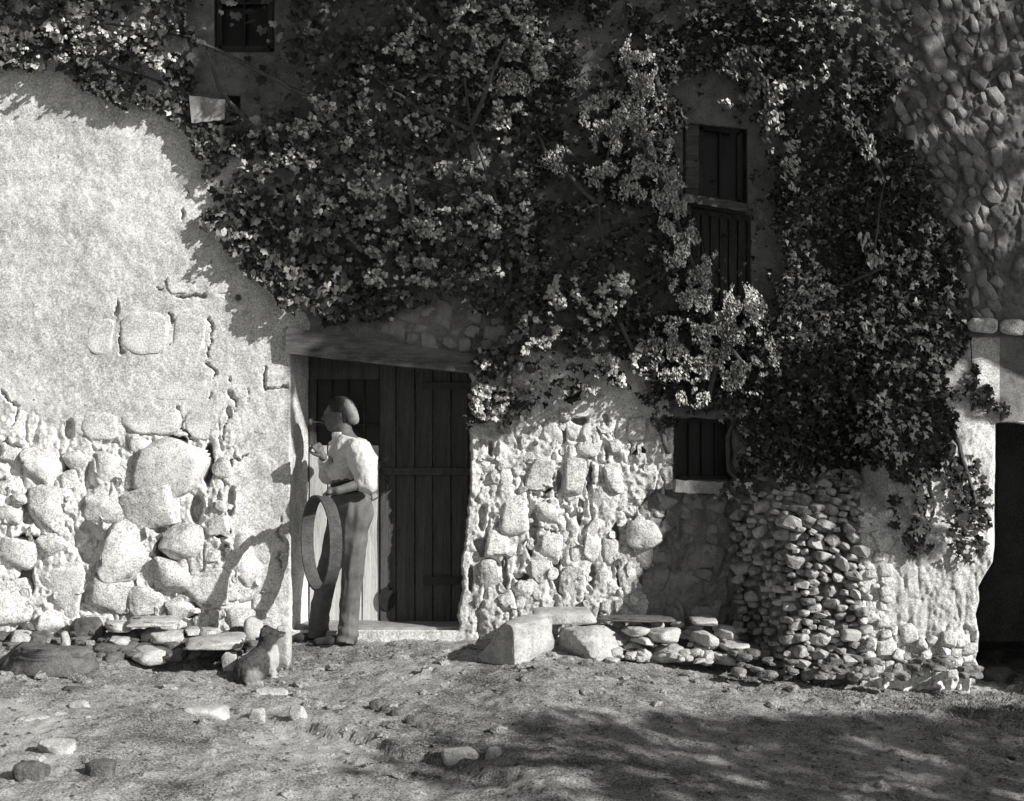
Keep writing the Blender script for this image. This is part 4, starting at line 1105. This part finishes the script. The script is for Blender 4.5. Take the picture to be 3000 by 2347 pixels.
# ================================================================ TREES beside and in front of the frame: their crowns dapple the wall and the yard
Lv = np.array((1.6, -1.0, 1.02))
SH = [(-120, -400), (-120, 110), (60, 165), (330, 260), (500, 320), (600, 455), (640, 620), (690, 800), (840, 900), (870, 1010), (850, 1280), (905, 1270), (930, 1120), (1060, 1105), (1370, 1150), (1385, 1270), (1480, 1250),
      (1600, 1190), (1740, 1130), (1880, 1180), (1940, 1290), (1985, 1440), (1950, 1540), (1880, 1630), (1860, 1840), (2060, 1890), (2330, 1850), (2330, 1600), (2480, 1440), (2640, 1380), (2720, 1280),
      (2760, 1040), (2800, 860), (2760, 640), (2640, 420), (2560, 200), (2480, 60), (2500, -400)]
def shade_wall(px, py):
    wx = px + 60 * fb2(px, py, .012, 4, 210); wy = py + 60 * fb2(px, py, .012, 4, 211)
    d = inpoly(wx, wy, SH) * 1.0
    d = np.maximum(d, .42 * (px > 2400) * (py < 1000) * (px < 3100))
    d = np.where((px < 560) & (py < 230), d * .55, d)
    d = np.where((px > 2430) & (py > 600) & (py < 1450), d * .62, d)
    c = fb2(px, py, .011, 4, 212)
    d = d * np.clip(.68 + 1.4 * c, .06, 1)
    d = np.maximum(d, .95 * inpoly(px, py, [(900, 950), (1130, 960), (1490, 1040), (1470, 1110), (1200, 1090), (900, 1040)]))
    d = np.maximum(d, 1.0 * inpoly(px, py, [(1975, 1440), (2150, 1450), (2300, 1440), (2270, 1600), (2200, 1900), (1990, 1860)]))
    for E, kk, gr in ((E1, 1.0, 1.12), (E2, 1.0, 1.15), (E3, .92, 1.0)):
        for cx_, cy_, rx, ry, a in E:
            q = ((px - cx_) / (rx * gr)) ** 2 + ((py - cy_) / (ry * gr)) ** 2
            d = d * (1 - kk * min(1, a + .2) * (1 - sst(.6, 1.25, q)))
    return d
def tree(name, label, base, limbs, pts, size, seed):
    o = empty(name, base); tag(o, label, 'tree', 'shade trees outside the frame')
    rs = np.random.RandomState(seed)
    for k, L_ in enumerate(limbs):
        mb = MB(); r0, r1 = L_[0]; n = len(L_) - 1
        P = []
        for a, b in zip(L_[1:-1], L_[2:]):
            for t in np.linspace(0, 1, 5, endpoint=False): P.append(np.array(a) + (np.array(b) - np.array(a)) * t + rs.uniform(-.03, .03, 3))
        P.append(np.array(L_[-1], float)); mb.tube(P, list(np.linspace(r0, r1, len(P))), 9)
        mb.build('trunk' if k == 0 else 'limb', M['stem'], o, smooth=True)
    T, F = leaf_tpl('vine'); n = len(pts)
    A, N_, U = rot_basis(rs, n, 1.2)
    sz = rs.uniform(size * .7, size * 1.25, n)
    V = pts[:, None, :] + sz[:, None, None] * (T[None, :, 0:1] * A[:, None] - T[None, :, 1:2] * N_[:, None] + T[None, :, 2:3] * U[:, None])
    idx = (np.arange(n)[:, None, None] * len(T) + F[None]).reshape(-1, 3)
    tag(obj('crown', V.reshape(-1, 3), [idx], M['leaf'], o), kind='stuff')
rs = np.random.RandomState(220)
p = scatter(12500, -120, 3100, -400, 1900, shade_wall, rs)
t_ = 3.3 + rs.uniform(-.35, .35, len(p)) + .35 * fb2(p[:, 0], p[:, 1], .004, 2, 215)
p3 = Wa(p[:, 0], p[:, 1], 0 * p[:, 0]) + t_[:, None] * Lv
tree('plane_tree', 'tall spreading tree beside the house, its crown reaching over the yard', (6.9, -1.6, -.5),
     [[(.20, .12), (6.9, -1.6, -.6), (6.8, -1.8, 2.0), (6.7, -2.2, 4.2)], [(.12, .04), (6.7, -2.2, 4.2), (5.6, -2.9, 5.6), (3.6, -3.3, 6.2)], [(.11, .03), (6.7, -2.2, 4.2), (7.2, -3.0, 5.8), (6.6, -3.3, 7.2), (5.2, -3.3, 7.6)],
      [(.08, .03), (5.6, -2.9, 5.6), (5.4, -3.2, 6.8), (4.3, -3.2, 7.3)]], p3, .095, 221)
def shade_yard(X, Y):
    f_ = -1.95 + .22 * (X + .4) + .18 * fb2(X, Y, 1.5, 3, 230)
    d = sst(-.10, .22, f_ - Y) * sst(-.9, 1.1, X + .5 * fb2(X, Y, 1.2, 3, 231) + .12 * (Y + 2))
    return d * np.clip(.80 + .6 * fb2(X, Y, 1.8, 3, 232), .35, .9)
p = scatter(6500, -1.6, 5.5, -9, -.6, shade_yard, rs)
t_ = 5.0 + rs.uniform(-.6, .6, len(p))
p3 = np.stack([p[:, 0], p[:, 1], -.25 + 0 * p[:, 0]], 1) + t_[:, None] * Lv
tree('plane_tree', 'broad tree standing across the yard, right of and behind the camera', (11.6, -10.2, -.6),
     [[(.24, .14), (11.6, -10.2, -.7), (11.4, -10.0, 2.0), (11.2, -9.6, 3.4)], [(.13, .04), (11.2, -9.6, 3.4), (10.2, -8.6, 4.6), (8.8, -7.8, 5.0)], [(.12, .04), (11.2, -9.6, 3.4), (11.4, -11, 4.6), (10.0, -12, 5.1)]], p3, .16, 233)
# ================================================================ FIGURES: smooth fields turned into one continuous surface
class Field:
    def __init__(s, lo, hi, res):
        s.lo = np.array(lo, float); s.res = res
        n = np.ceil((np.array(hi) - s.lo) / res).astype(int) + 1
        s.ax = [s.lo[i] + res * np.arange(n[i]) for i in range(3)]
        s.v = np.full(tuple(n), .5, np.float32)
    def _box(s, lo, hi, m):
        sl = []
        for i in range(3):
            a = int(np.clip((lo[i] - m - s.lo[i]) / s.res, 0, len(s.ax[i]) - 1)); b = int(np.clip((hi[i] + m - s.lo[i]) / s.res + 2, 1, len(s.ax[i])))
            sl.append(slice(a, b))
        X, Y, Z = np.meshgrid(s.ax[0][sl[0]], s.ax[1][sl[1]], s.ax[2][sl[2]], indexing='ij')
        return tuple(sl), X, Y, Z
    def _mix(s, sl, d, k, sub_=False):
        a = s.v[sl]
        if sub_:
            h = np.clip(.5 - .5 * (a + d) / k, 0, 1); s.v[sl] = a * (1 - h) + (-d) * h + k * h * (1 - h)
        else:
            h = np.clip(.5 + .5 * (d - a) / k, 0, 1); s.v[sl] = d * (1 - h) + a * h - k * h * (1 - h)
    def cap(s, a, b, ra, rb, k=.02, flat=None, sub_=False):
        a = np.array(a, float); b = np.array(b, float); r = max(ra, rb) * 1.3
        sl, X, Y, Z = s._box(np.minimum(a, b) - r, np.maximum(a, b) + r, k * 2 + .01)
        d = b - a; L = d @ d + 1e-9
        t = np.clip(((X - a[0]) * d[0] + (Y - a[1]) * d[1] + (Z - a[2]) * d[2]) / L, 0, 1)
        fx, fy, fz = flat or (1, 1, 1)
        q = np.sqrt(((X - a[0] - t * d[0]) / fx) ** 2 + ((Y - a[1] - t * d[1]) / fy) ** 2 + ((Z - a[2] - t * d[2]) / fz) ** 2)
        s._mix(sl, (q - (ra + (rb - ra) * t)), k, sub_)
    def chain(s, pts, rr, k=.02, **kw):
        for i in range(len(pts) - 1): s.cap(pts[i], pts[i + 1], rr[i], rr[i + 1], k, **kw)
    def ell(s, c, r, k=.02, roty=0.0, rotz=0.0, sub_=False):
        c = np.array(c, float); r = np.array(r, float); m = r.max()
        sl, X, Y, Z = s._box(c - m, c + m, k * 2 + .01)
        x, y, z = X - c[0], Y - c[1], Z - c[2]
        if rotz: cc, ss = math.cos(rotz), math.sin(rotz); x, y = x * cc + y * ss, -x * ss + y * cc
        if roty: cc, ss = math.cos(roty), math.sin(roty); x, z = x * cc + z * ss, -x * ss + z * cc
        q = np.sqrt((x / r[0]) ** 2 + (y / r[1]) ** 2 + (z / r[2]) ** 2)
        q2 = np.sqrt((x / r[0] ** 2) ** 2 + (y / r[1] ** 2) ** 2 + (z / r[2] ** 2) ** 2) + 1e-6
        s._mix(sl, q * (q - 1) / q2, k, sub_)
    def cut(s, fn):
        X, Y, Z = np.meshgrid(*s.ax, indexing='ij'); s.v = np.maximum(s.v, fn(X, Y, Z))
    def bump(s, fn):
        m = np.abs(s.v) < .05
        X, Y, Z = np.meshgrid(*s.ax, indexing='ij'); s.v[m] += fn(X[m], Y[m], Z[m])
    def mesh(s):
        v = s.v; n = v.shape; ins = v < 0
        c = sum(ins[i:n[0] - 1 + i, j:n[1] - 1 + j, k:n[2] - 1 + k].astype(np.int8) for i in (0, 1) for j in (0, 1) for k in (0, 1))
        act = (c > 0) & (c < 8); idx = np.full(act.shape, -1, int); cells_ = np.argwhere(act); idx[act] = np.arange(len(cells_))
        acc = np.zeros((len(cells_), 3)); cnt = np.zeros(len(cells_))
        cor_ = [(i, j, k) for i in (0, 1) for j in (0, 1) for k in (0, 1)]
        for a in cor_:
            for ax_ in range(3):
                if a[ax_]: continue
                b = list(a); b[ax_] = 1
                va = v[cells_[:, 0] + a[0], cells_[:, 1] + a[1], cells_[:, 2] + a[2]]; vb = v[cells_[:, 0] + b[0], cells_[:, 1] + b[1], cells_[:, 2] + b[2]]
                m = (va < 0) != (vb < 0); t = va[m] / (va[m] - vb[m] + 1e-12)
                p = np.tile(np.array(a, float), (m.sum(), 1)); p[:, ax_] = t
                acc[m] += p; cnt[m] += 1
        V = s.lo + (cells_ + acc / cnt[:, None]) * s.res
        Fq = []
        for ax_ in range(3):
            o1, o2 = [(1, 2), (2, 0), (0, 1)][ax_]
            sl0 = [slice(None)] * 3; sl1 = [slice(None)] * 3; sl0[ax_] = slice(0, n[ax_] - 1); sl1[ax_] = slice(1, n[ax_])
            A = ins[tuple(sl0)]; B = ins[tuple(sl1)]
            E = np.argwhere(A != B)
            E = E[(E[:, o1] > 0) & (E[:, o2] > 0) & (E[:, o1] < n[o1] - 1) & (E[:, o2] < n[o2] - 1)]
            fl = A[tuple(E.T)]
            def g(d1, d2):
                q = E.copy(); q[:, o1] -= d1; q[:, o2] -= d2; return idx[tuple(q.T)]
            Q = np.stack([g(1, 1), g(0, 1), g(0, 0), g(1, 0)], 1)
            Q[~fl] = Q[~fl][:, ::-1]; Fq.append(Q)
        Fq = np.concatenate(Fq); Fq = Fq[(Fq >= 0).all(1)]
        return V, [Fq]

YM = -.03
def Q(px, py, dy=0.0): return np.array(W(px, py, YM + dy))   # a joint of the man; dy<0 is towards the camera
gx_, gy_, gz_ = ground_at(985, 1888)
foot_z = W(0, 1890, YM - .05)[2]
# joints
head = Q(992, 1216, 0); neck0 = Q(1003, 1262, 0); neck1 = Q(1012, 1300, 0)
shL = Q(1050, 1316, -.17); shR = Q(1003, 1314, .17)
elL = Q(1078, 1412, -.22); wrL = Q(990, 1438, -.30)
elR = Q(962, 1392, .10); wrR = Q(946, 1338, -.13)
chest = Q(1020, 1335); belly = Q(1016, 1395); hip = Q(1022, 1455)
hipL = Q(1030, 1480, -.09); hipR = Q(1012, 1480, .09)
knL = Q(1034, 1680, -.10); knR = Q(958, 1682, .07)
anL = Q(1012, 1868, -.10); anR = Q(926, 1866, .06)
def legs(F, g, k=.03):
    F.chain([hipL, knL, anL], [.088 + g, .058 + g, .040 + g], k); F.chain([hipR, knR, anR], [.088 + g, .058 + g, .040 + g], k)
    F.cap(knL + (.008, 0, .01), (knL + anL) / 2 + (.015, 0, .03), .05 + g, .052 + g, k); F.cap(knR + (.008, 0, .01), (knR + anR) / 2 + (.015, 0, .03), .05 + g, .052 + g, k)

B = Field(Q(860, 1930, -.35), Q(1140, 1150, .38), .0052)
B.ell(head + (.012, 0, .012), (.098, .074, .098), .01)                      # skull
B.ell(head + (-.030, 0, -.035), (.062, .056, .080), .025)                  # face
B.ell(head + (-.050, 0, -.083), (.026, .030, .024), .02)                   # chin
B.cap(head + (-.076, 0, .014), head + (-.080, 0, .012), .020, .018, .014)   # brow
B.chain([head + (-.082, 0, .004), head + (-.103, 0, -.028), head + (-.088, 0, -.034)], [.009, .013, .010], .008)   # nose
B.cap(head + (-.086, -.014, -.052), head + (-.086, .014, -.052), .0085, .0085, .005)   # lips
B.cap(head + (-.084, -.013, -.064), head + (-.084, .013, -.064), .008, .008, .005)
for sgn in (-1, 1):
    B.ell(head + (-.076, sgn * .032, -.004), (.014, .014, .010), .006, sub_=True)
    B.ell(head + (-.070, sgn * .031, -.005), (.011, .011, .009), .003)     # eyes
    B.ell(head + (.012, sgn * .074, -.022), (.020, .010, .031), .004)      # ears
    B.ell(head + (.008, sgn * .083, -.020), (.011, .006, .018), .003, sub_=True)
B.chain([neck0 + (.01, 0, .02), neck1], [.054, .060], .02)
B.ell(chest, (.115, .175, .15), .04); B.ell(belly, (.105, .145, .13), .05); B.ell(hip, (.11, .155, .11), .05)
B.chain([shL, elL, wrL], [.052, .042, .027], .02); B.chain([shR, elR, wrR], [.052, .042, .027], .02)
legs(B, -.008)
for a, sg in ((anL, 0), (anR, 0)):
    B.chain([a + (.02, 0, -.02), a + (-.06, 0, -.045), a + (-.14, 0, -.055)], [.036, .034, .026], .02)
def hand(F, wr, direction, curl, side, sz=1.0, thumb=1):
    """palm and five separate curled fingers; direction: wrist->knuckles, curl: where the fingertips bend to, side: across the palm"""
    d = np.array(direction, float); d /= np.linalg.norm(d); c = np.array(curl, float); c -= d * (c @ d); c /= np.linalg.norm(c)
    sd = np.cross(d, c) * side
    palm = wr + d * .055 * sz
    F.cap(wr, palm, .024 * sz, .026 * sz, .012)
    F.cap(palm - sd * .024 * sz, palm + sd * .024 * sz, .017 * sz, .017 * sz, .01)
    for i, ln in enumerate((.92, 1.0, .94, .76)):
        b = palm + d * .014 * sz + sd * (-.030 + .020 * i) * sz; l = .034 * ln * sz
        p1 = b + (d * .80 + c * .45) * l; p2 = p1 + (d * .05 + c) * l * .85; p3 = p2 + (-d * .75 + c * .5) * l * .65
        F.chain([b, p1, p2, p3], [.0098 * sz, .0092 * sz, .0085 * sz, .0075 * sz], .003)
    b = wr + d * .022 * sz - sd * .026 * sz * thumb
    F.chain([b, b + (d * .6 - sd * .5 * thumb + c * .45) * .034, b + (d * 1.1 - sd * .45 * thumb + c * 1.1) * .045], [.013, .0105, .0085], .004)
handL_c = wrL
hand(B, wrL, (-1, .25, -.12), (0, .15, -1), 1)
hand(B, wrR, (-.35, -.2, .75), (-.5, .1, .5), -1, .95)
Vb, Fb = B.mesh()
person = obj('person', Vb, Fb, M['skin'], loc=(gx_, YM, foot_z), smooth=True)
tag(person, 'man in pale shirt and dark sash standing in the doorway holding a large hoop', 'person')

def folds(px_, amp, f1=26):
    def fn(X, Y, Z):
        p = np.stack([X * 1.0 + Z * .45, Y, Z * .55 - X * .5], -1)
        return -amp * (1 - np.abs(fb3(p, f1, 3, 61)) * 2.2) + amp * .8 * fb3(p, 9, 2, 64)
    return fn
# shirt: full sleeves, high collar, bloused over the sash
S = Field(Q(900, 1470, -.36), Q(1130, 1245, .36), .0058)
S.ell(chest + (.0, 0, .01), (.118, .175, .16), .03); S.ell(belly + (.002, 0, .03), (.124, .155, .100), .04)
S.ell(chest + (.05, -.02, .03), (.09, .15, .12), .04)
S.cap(chest + (.0, 0, .11), Q(1004, 1282, 0), .085, .064, .03)
S.chain([shL, (shL + elL) / 2 + (.012, -.012, 0), elL + (.0, -.01, .0), elL * .78 + wrL * .22], [.082, .092, .072, .046], .03)
S.chain([shR, (shR + elR) / 2, elR, elR * .15 + wrR * .85], [.072, .070, .056, .036], .03)
S.bump(folds(0, .0055, 17))
S.cut(lambda X, Y, Z: Z - (W(0, 1272, YM)[2] - .25 * (X - neck0[0])))
S.cut(lambda X, Y, Z: np.minimum((W(0, 1424, YM)[2] - Z) * .8, np.minimum(Y - (YM - .13), X - elL[0] + .03) * -1 * 0 + (Y - (YM - .14)) + 0 * X))
Vs, Fs = S.mesh()
obj('shirt', Vs, Fs, M['shirt'], person, smooth=True)
C = Field(Q(930, 1330, -.3), Q(1080, 1230, .3), .0055)
C.cap(Q(1005, 1292, 0), Q(1000, 1276, 0), .068, .062, .01)
C.ell(Q(1006, 1296, 0), (.082, .085, .022), .012)
C.cap(Q(986, 1298, -.01), Q(968, 1300, -.03), .03, .012, .02)
C.bump(folds(0, .004, 40)); C.cut(lambda X, Y, Z: Z - W(0, 1266, YM)[2])
Vc, Fc = C.mesh(); obj('neckerchief', Vc, Fc, M['shirt'], person, smooth=True)
# sash round the waist
H = Field(Q(930, 1480, -.3), Q(1110, 1385, .3), .0058)
H.cap(Q(1020, 1418), Q(1024, 1446), .118, .120, .01, flat=(1, 1.25, 1)); H.bump(lambda X, Y, Z: .004 * np.sin(Z * 190 + X * 14))
H.cut(lambda X, Y, Z: Z - W(0, 1404, YM)[2] - .25 * (X - hip[0])); H.cut(lambda X, Y, Z: W(0, 1458, YM)[2] - Z + .25 * (X - hip[0]))
Vh, Fh = H.mesh(); obj('sash', Vh, Fh, M['sash'], person, smooth=True)
# trousers, wide in the leg, breaking over the shoes
T = Field(Q(870, 1905, -.3), Q(1110, 1430, .3), .0062)
T.ell(hip + (.010, 0, -.02), (.126, .160, .11), .03)
for hp, kn, an in ((hipL, knL, anL), (hipR, knR, anR)):
    T.chain([hp + (.01, 0, 0), (hp + kn) / 2 + (.012, 0, 0), kn, (kn + an) / 2, an + (.012, 0, .02), an + (.0, 0, -.02)], [.108, .086, .066, .062, .063, .066], .016)
T.ell(hipL + (.05, -.02, -.05), (.09, .09, .12), .04)
def tf(X, Y, Z):
    p = np.stack([X * 1.3 - Z * .22, Y * 1.3, Z * .30 + X * .3], -1)
    ank = sst(-.35, .0, -(Z - foot_z - .25))
    return -.010 * (1 - np.abs(fb3(p, 11, 2, 71)) * 2.3) + .006 * np.sin(Z * 80 + X * 30) * sst(-.26, -.04, -(Z - foot_z)) * .8
T.bump(tf)
T.cut(lambda X, Y, Z: Z - W(0, 1444, YM)[2] - .2 * (X - hip[0])); T.cut(lambda X, Y, Z: foot_z + .035 - Z - .3 * (X - anL[0]) * (X > anL[0]))
Vt, Ft = T.mesh(); obj('trousers', Vt, Ft, M['trousers'], person, smooth=True)
for a, nm in ((anL, 'shoe'), (anR, 'shoe')):
    K = Field(a + (-.26, -.08, -.12), a + (.10, .08, .08), .0055)
    z = foot_z + .004
    K.cap((a[0] + .035, a[1], z + .040), (a[0] + .02, a[1], z + .085), .046, .044, .02)
    K.cap((a[0] + .02, a[1], z + .035), (a[0] - .10, a[1], z + .032), .043, .046, .03, flat=(1, 1, .85)); K.cap((a[0] - .10, a[1], z + .028), (a[0] - .185, a[1], z + .024), .046, .034, .02, flat=(1, 1, .8))
    K.cut(lambda X, Y, Z: z - Z)
    Vk, Fk = K.mesh(); sh = obj(nm, Vk, Fk, M['leather'], person, smooth=True)
    mb = MB(); n = 22; q = np.linspace(0, 2 * math.pi, n, endpoint=False)
    ox = a[0] - .075 + np.cos(q) * .135; oy = a[1] + np.sin(q) * (.040 + .007 * (np.cos(q) < 0)); 
    mb.add([(ox[i], oy[i], z - .012) for i in range(n)] + [(ox[i], oy[i], z + .008) for i in range(n)], [[(i, (i + 1) % n, n + (i + 1) % n, n + i) for i in range(n)], [tuple(range(n))[::-1], tuple(range(n, 2 * n))]])
    so_ = mb.build('sole', M['sash'], sh)
# hair and the soft cap pushed to the back of the head
Hh = Field(head + (-.16, -.13, -.16), head + (.18, .13, .17), .0055)
Hh.ell(head + (.014, 0, .022), (.106, .082, .104), .01)
Hh.bump(lambda X, Y, Z: .004 * fb3(np.stack([X, Y, Z * .4], -1), 60, 2, 66))
Hh.cut(lambda X, Y, Z: (head[0] - .052 - X) * .8 + .35 * (head[2] + .05 - Z)); Hh.cut(lambda X, Y, Z: head[2] - .058 - Z)
Hh.cut(lambda X, Y, Z: np.minimum(head[0] + .034 - X, head[2] + .018 - Z))
Vv_, Fv_ = Hh.mesh(); obj('hair', Vv_, Fv_, M['hair'], person, smooth=True)
K = Field(head + (-.12, -.16, -.13), head + (.24, .16, .22), .0055)
K.ell(head + (.074, 0, .030), (.044, .080, .088), .01, roty=.45)
K.ell(head + (.096, 0, -.022), (.026, .062, .044), .03, roty=.6)
K.bump(folds(0, .004, 30)); 
Vk, Fk = K.mesh(); obj('cap', Vk, Fk, M['felt'], person, smooth=True)
# short-stemmed pipe in his mouth
mb = MB(); m0 = head + (-.090, -.01, -.058); m1 = head + (-.165, -.02, -.048); m2 = head + (-.185, -.022, -.046)
mb.tube([m0, (m0 + m1) / 2 + (0, 0, .004), m1, m2], [.0045, .005, .006, .007], 8)
pipe = empty('pipe', tuple(m0)); tag(pipe, 'thin tobacco pipe held in the standing man\'s mouth', 'pipe')
mb.build('stem', M['pipe'], pipe, smooth=True)
mb = MB(); bz = m2 + np.array((-.004, 0, -.010)); mb.tube([bz + (0, 0, -.014), bz, bz + (0, 0, .026), bz + (0, 0, .030), bz + (0, 0, .012)], [.007, .013, .0145, .0115, .009], 12)
mb.build('bowl', M['pipe'], pipe, smooth=True)

# ---------------------------------------------------------------- the big hoop held at his side
R_ = .308
hc = np.array(W(941, 1590, -.40)); hang = math.radians(65)         # plane of the hoop turned well away from the wall
uh = np.array((math.cos(hang), -math.sin(hang), 0)); nh = np.array((math.sin(hang), math.cos(hang), 0)); zz = np.array((0, 0, 1.0))
def ring(R0, th, w0, w1, n=72):
    V = []
    for i in range(n):
        q = 2 * math.pi * i / n; rdir = uh * math.cos(q) + zz * math.sin(q); wob = 1 + .012 * math.sin(2 * q + .5) + .008 * math.sin(3 * q)
        for (r, w_) in ((R0, w0), (R0, w1), (R0 + th, w1), (R0 + th, w0)): V.append(hc + rdir * r * wob + nh * w_)
    F = [(i * 4 + k, i * 4 + (k + 1) % 4, ((i + 1) % n) * 4 + (k + 1) % 4, ((i + 1) % n) * 4 + k) for i in range(n) for k in range(4)]
    return V, F
hoop = empty('sieve_hoop', tuple(hc - zz * R_)); tag(hoop, 'large round bent-wood hoop like an empty sieve rim, held upright at the man\'s side', 'hoop')
V_, F_ = ring(R_ - .008, .008, -.042, .042); obj('rim', V_, [F_], M['hoop'], hoop, smooth=False)
V_, F_ = ring(R_ + .0015, .006, -.042, -.020); obj('band', V_, [F_], M['hoop'], hoop)
mb = MB(); a_ = math.radians(250)
rd = uh * math.cos(a_) + zz * math.sin(a_); td = -uh * math.sin(a_) + zz * math.cos(a_)
for sft in (-.02, .0, .02):
    c_ = hc + rd * (R_ + .001) + nh * sft; mb.tube([c_ - rd * .004, c_ + rd * .004], .006, 6)
mb.build('rivets', M['iron'], hoop)

# ================================================================ DOG, sitting with its back to us, looking right
db = np.array(ground_at(752, 2014)); dz = db[2]
sD = (10 + db[1]) / 4300
def D(px, py, dy=0.0): s = (10 + db[1] + dy) / 4300; return np.array(((px - 1500) * s, db[1] + dy, 1.55 + (1174 - py) * s))
F = Field(D(610, 2060, -.22), D(900, 1790, .42), .0052)
rump = D(728, 1972, .06); chestd = D(786, 1918, .19); neckd = D(784, 1888, .17); headd = D(788, 1860, .16)
F.ell(rump, (.085, .085, .085), .03)
F.cap(rump + (.01, 0, .02), chestd + (-.01, 0, .01), .082, .070, .05)
F.ell(chestd + (.012, 0, -.02), (.062, .062, .085), .04)
F.cap(chestd + (0, 0, .03), neckd, .058, .050, .03); F.cap(neckd, headd + (-.008, 0, -.005), .048, .042, .03)
F.ell(headd, (.052, .046, .043), .02)
F.cap(headd + (.030, 0, -.004), headd + (.082, 0, .004), .028, .0165, .018)       # muzzle
F.ell(headd + (.094, 0, .010), (.009, .010, .008), .004)                            # nose
for sg in (-1, 1):
    F.chain([headd + (-.012, sg * .036, .030), headd + (-.026, sg * .052, .034), headd + (-.032, sg * .058, .004)], [.018, .016, .010], .010, flat=(1, .6, 1))
    F.ell(headd + (.030, sg * .030, .014), (.007, .006, .006), .003)                # eyes
    # haunch, hind paw
    F.ell(rump + (.040, sg * .055, -.004), (.066, .038, .070), .022, roty=.5)
    F.cap(rump + (.06, sg * .065, -.055), rump + (.02, sg * .066, -.078), .022, .018, .015)
    zf = dz + .016
    F.cap((rump[0] + .01, rump[1] + sg * .07, zf), (rump[0] + .085, rump[1] + sg * .074, zf), .019, .020, .012)
    # foreleg with wrist and paw
    sh_ = chestd + (.010, sg * .036, -.02); wr_ = np.array((chestd[0] + .030, chestd[1] + sg * .036, dz + .055)); pw = np.array((chestd[0] + .030, chestd[1] + sg * .036, dz + .018))
    F.chain([sh_, (sh_ + wr_) / 2 + (.0, 0, .01), wr_, pw], [.034, .023, .019, .018], .012)
    F.cap(pw, pw + (.032, 0, -.002), .018, .017, .008)
F.chain([rump + (-.06, .0, -.045), rump + (-.10, -.02, -.085), rump + (-.16, -.05, -.098), rump + (-.20, -.05, -.094)], [.022, .016, .012, .008], .015)
F.bump(lambda X, Y, Z: .0035 * fb3(np.stack([X, Y, Z * .5], -1), 70, 2, 67) - .002)
F.cut(lambda X, Y, Z: dz - .002 - Z)
Vd, Fd = F.mesh()
dog = obj('dog', Vd, Fd, M['fur'], loc=(rump[0], rump[1], dz), smooth=True)
tag(dog, 'small patchy dog sitting near the man\'s feet, back to us, head turned right', 'dog')
pat = np.zeros(len(Vd), np.float32)
def patch(c, r, a): 
    global pat
    d = np.linalg.norm((Vd - np.array(c)) / np.array(r), axis=1) + .35 * fb3(Vd, 28, 3, 68)
    pat = np.maximum(pat, a * (1 - sst(.75, 1.15, d)))
patch(rump + (.045, -.09, -.02), (.05, .06, .07), .6); patch(chestd + (.05, -.02, -.02), (.05, .08, .10), .95)
patch((chestd[0] + .04, chestd[1], dz + .04), (.05, .07, .08), .9); patch((rump[0] + .07, rump[1] - .07, dz + .02), (.05, .03, .03), .8)
patch(headd + (.08, 0, -.01), (.03, .03, .02), .25)
at = dog.data.attributes.new('patch', 'FLOAT', 'POINT')
if len(dog.data.vertices) == len(pat): at.data.foreach_set('value', pat)
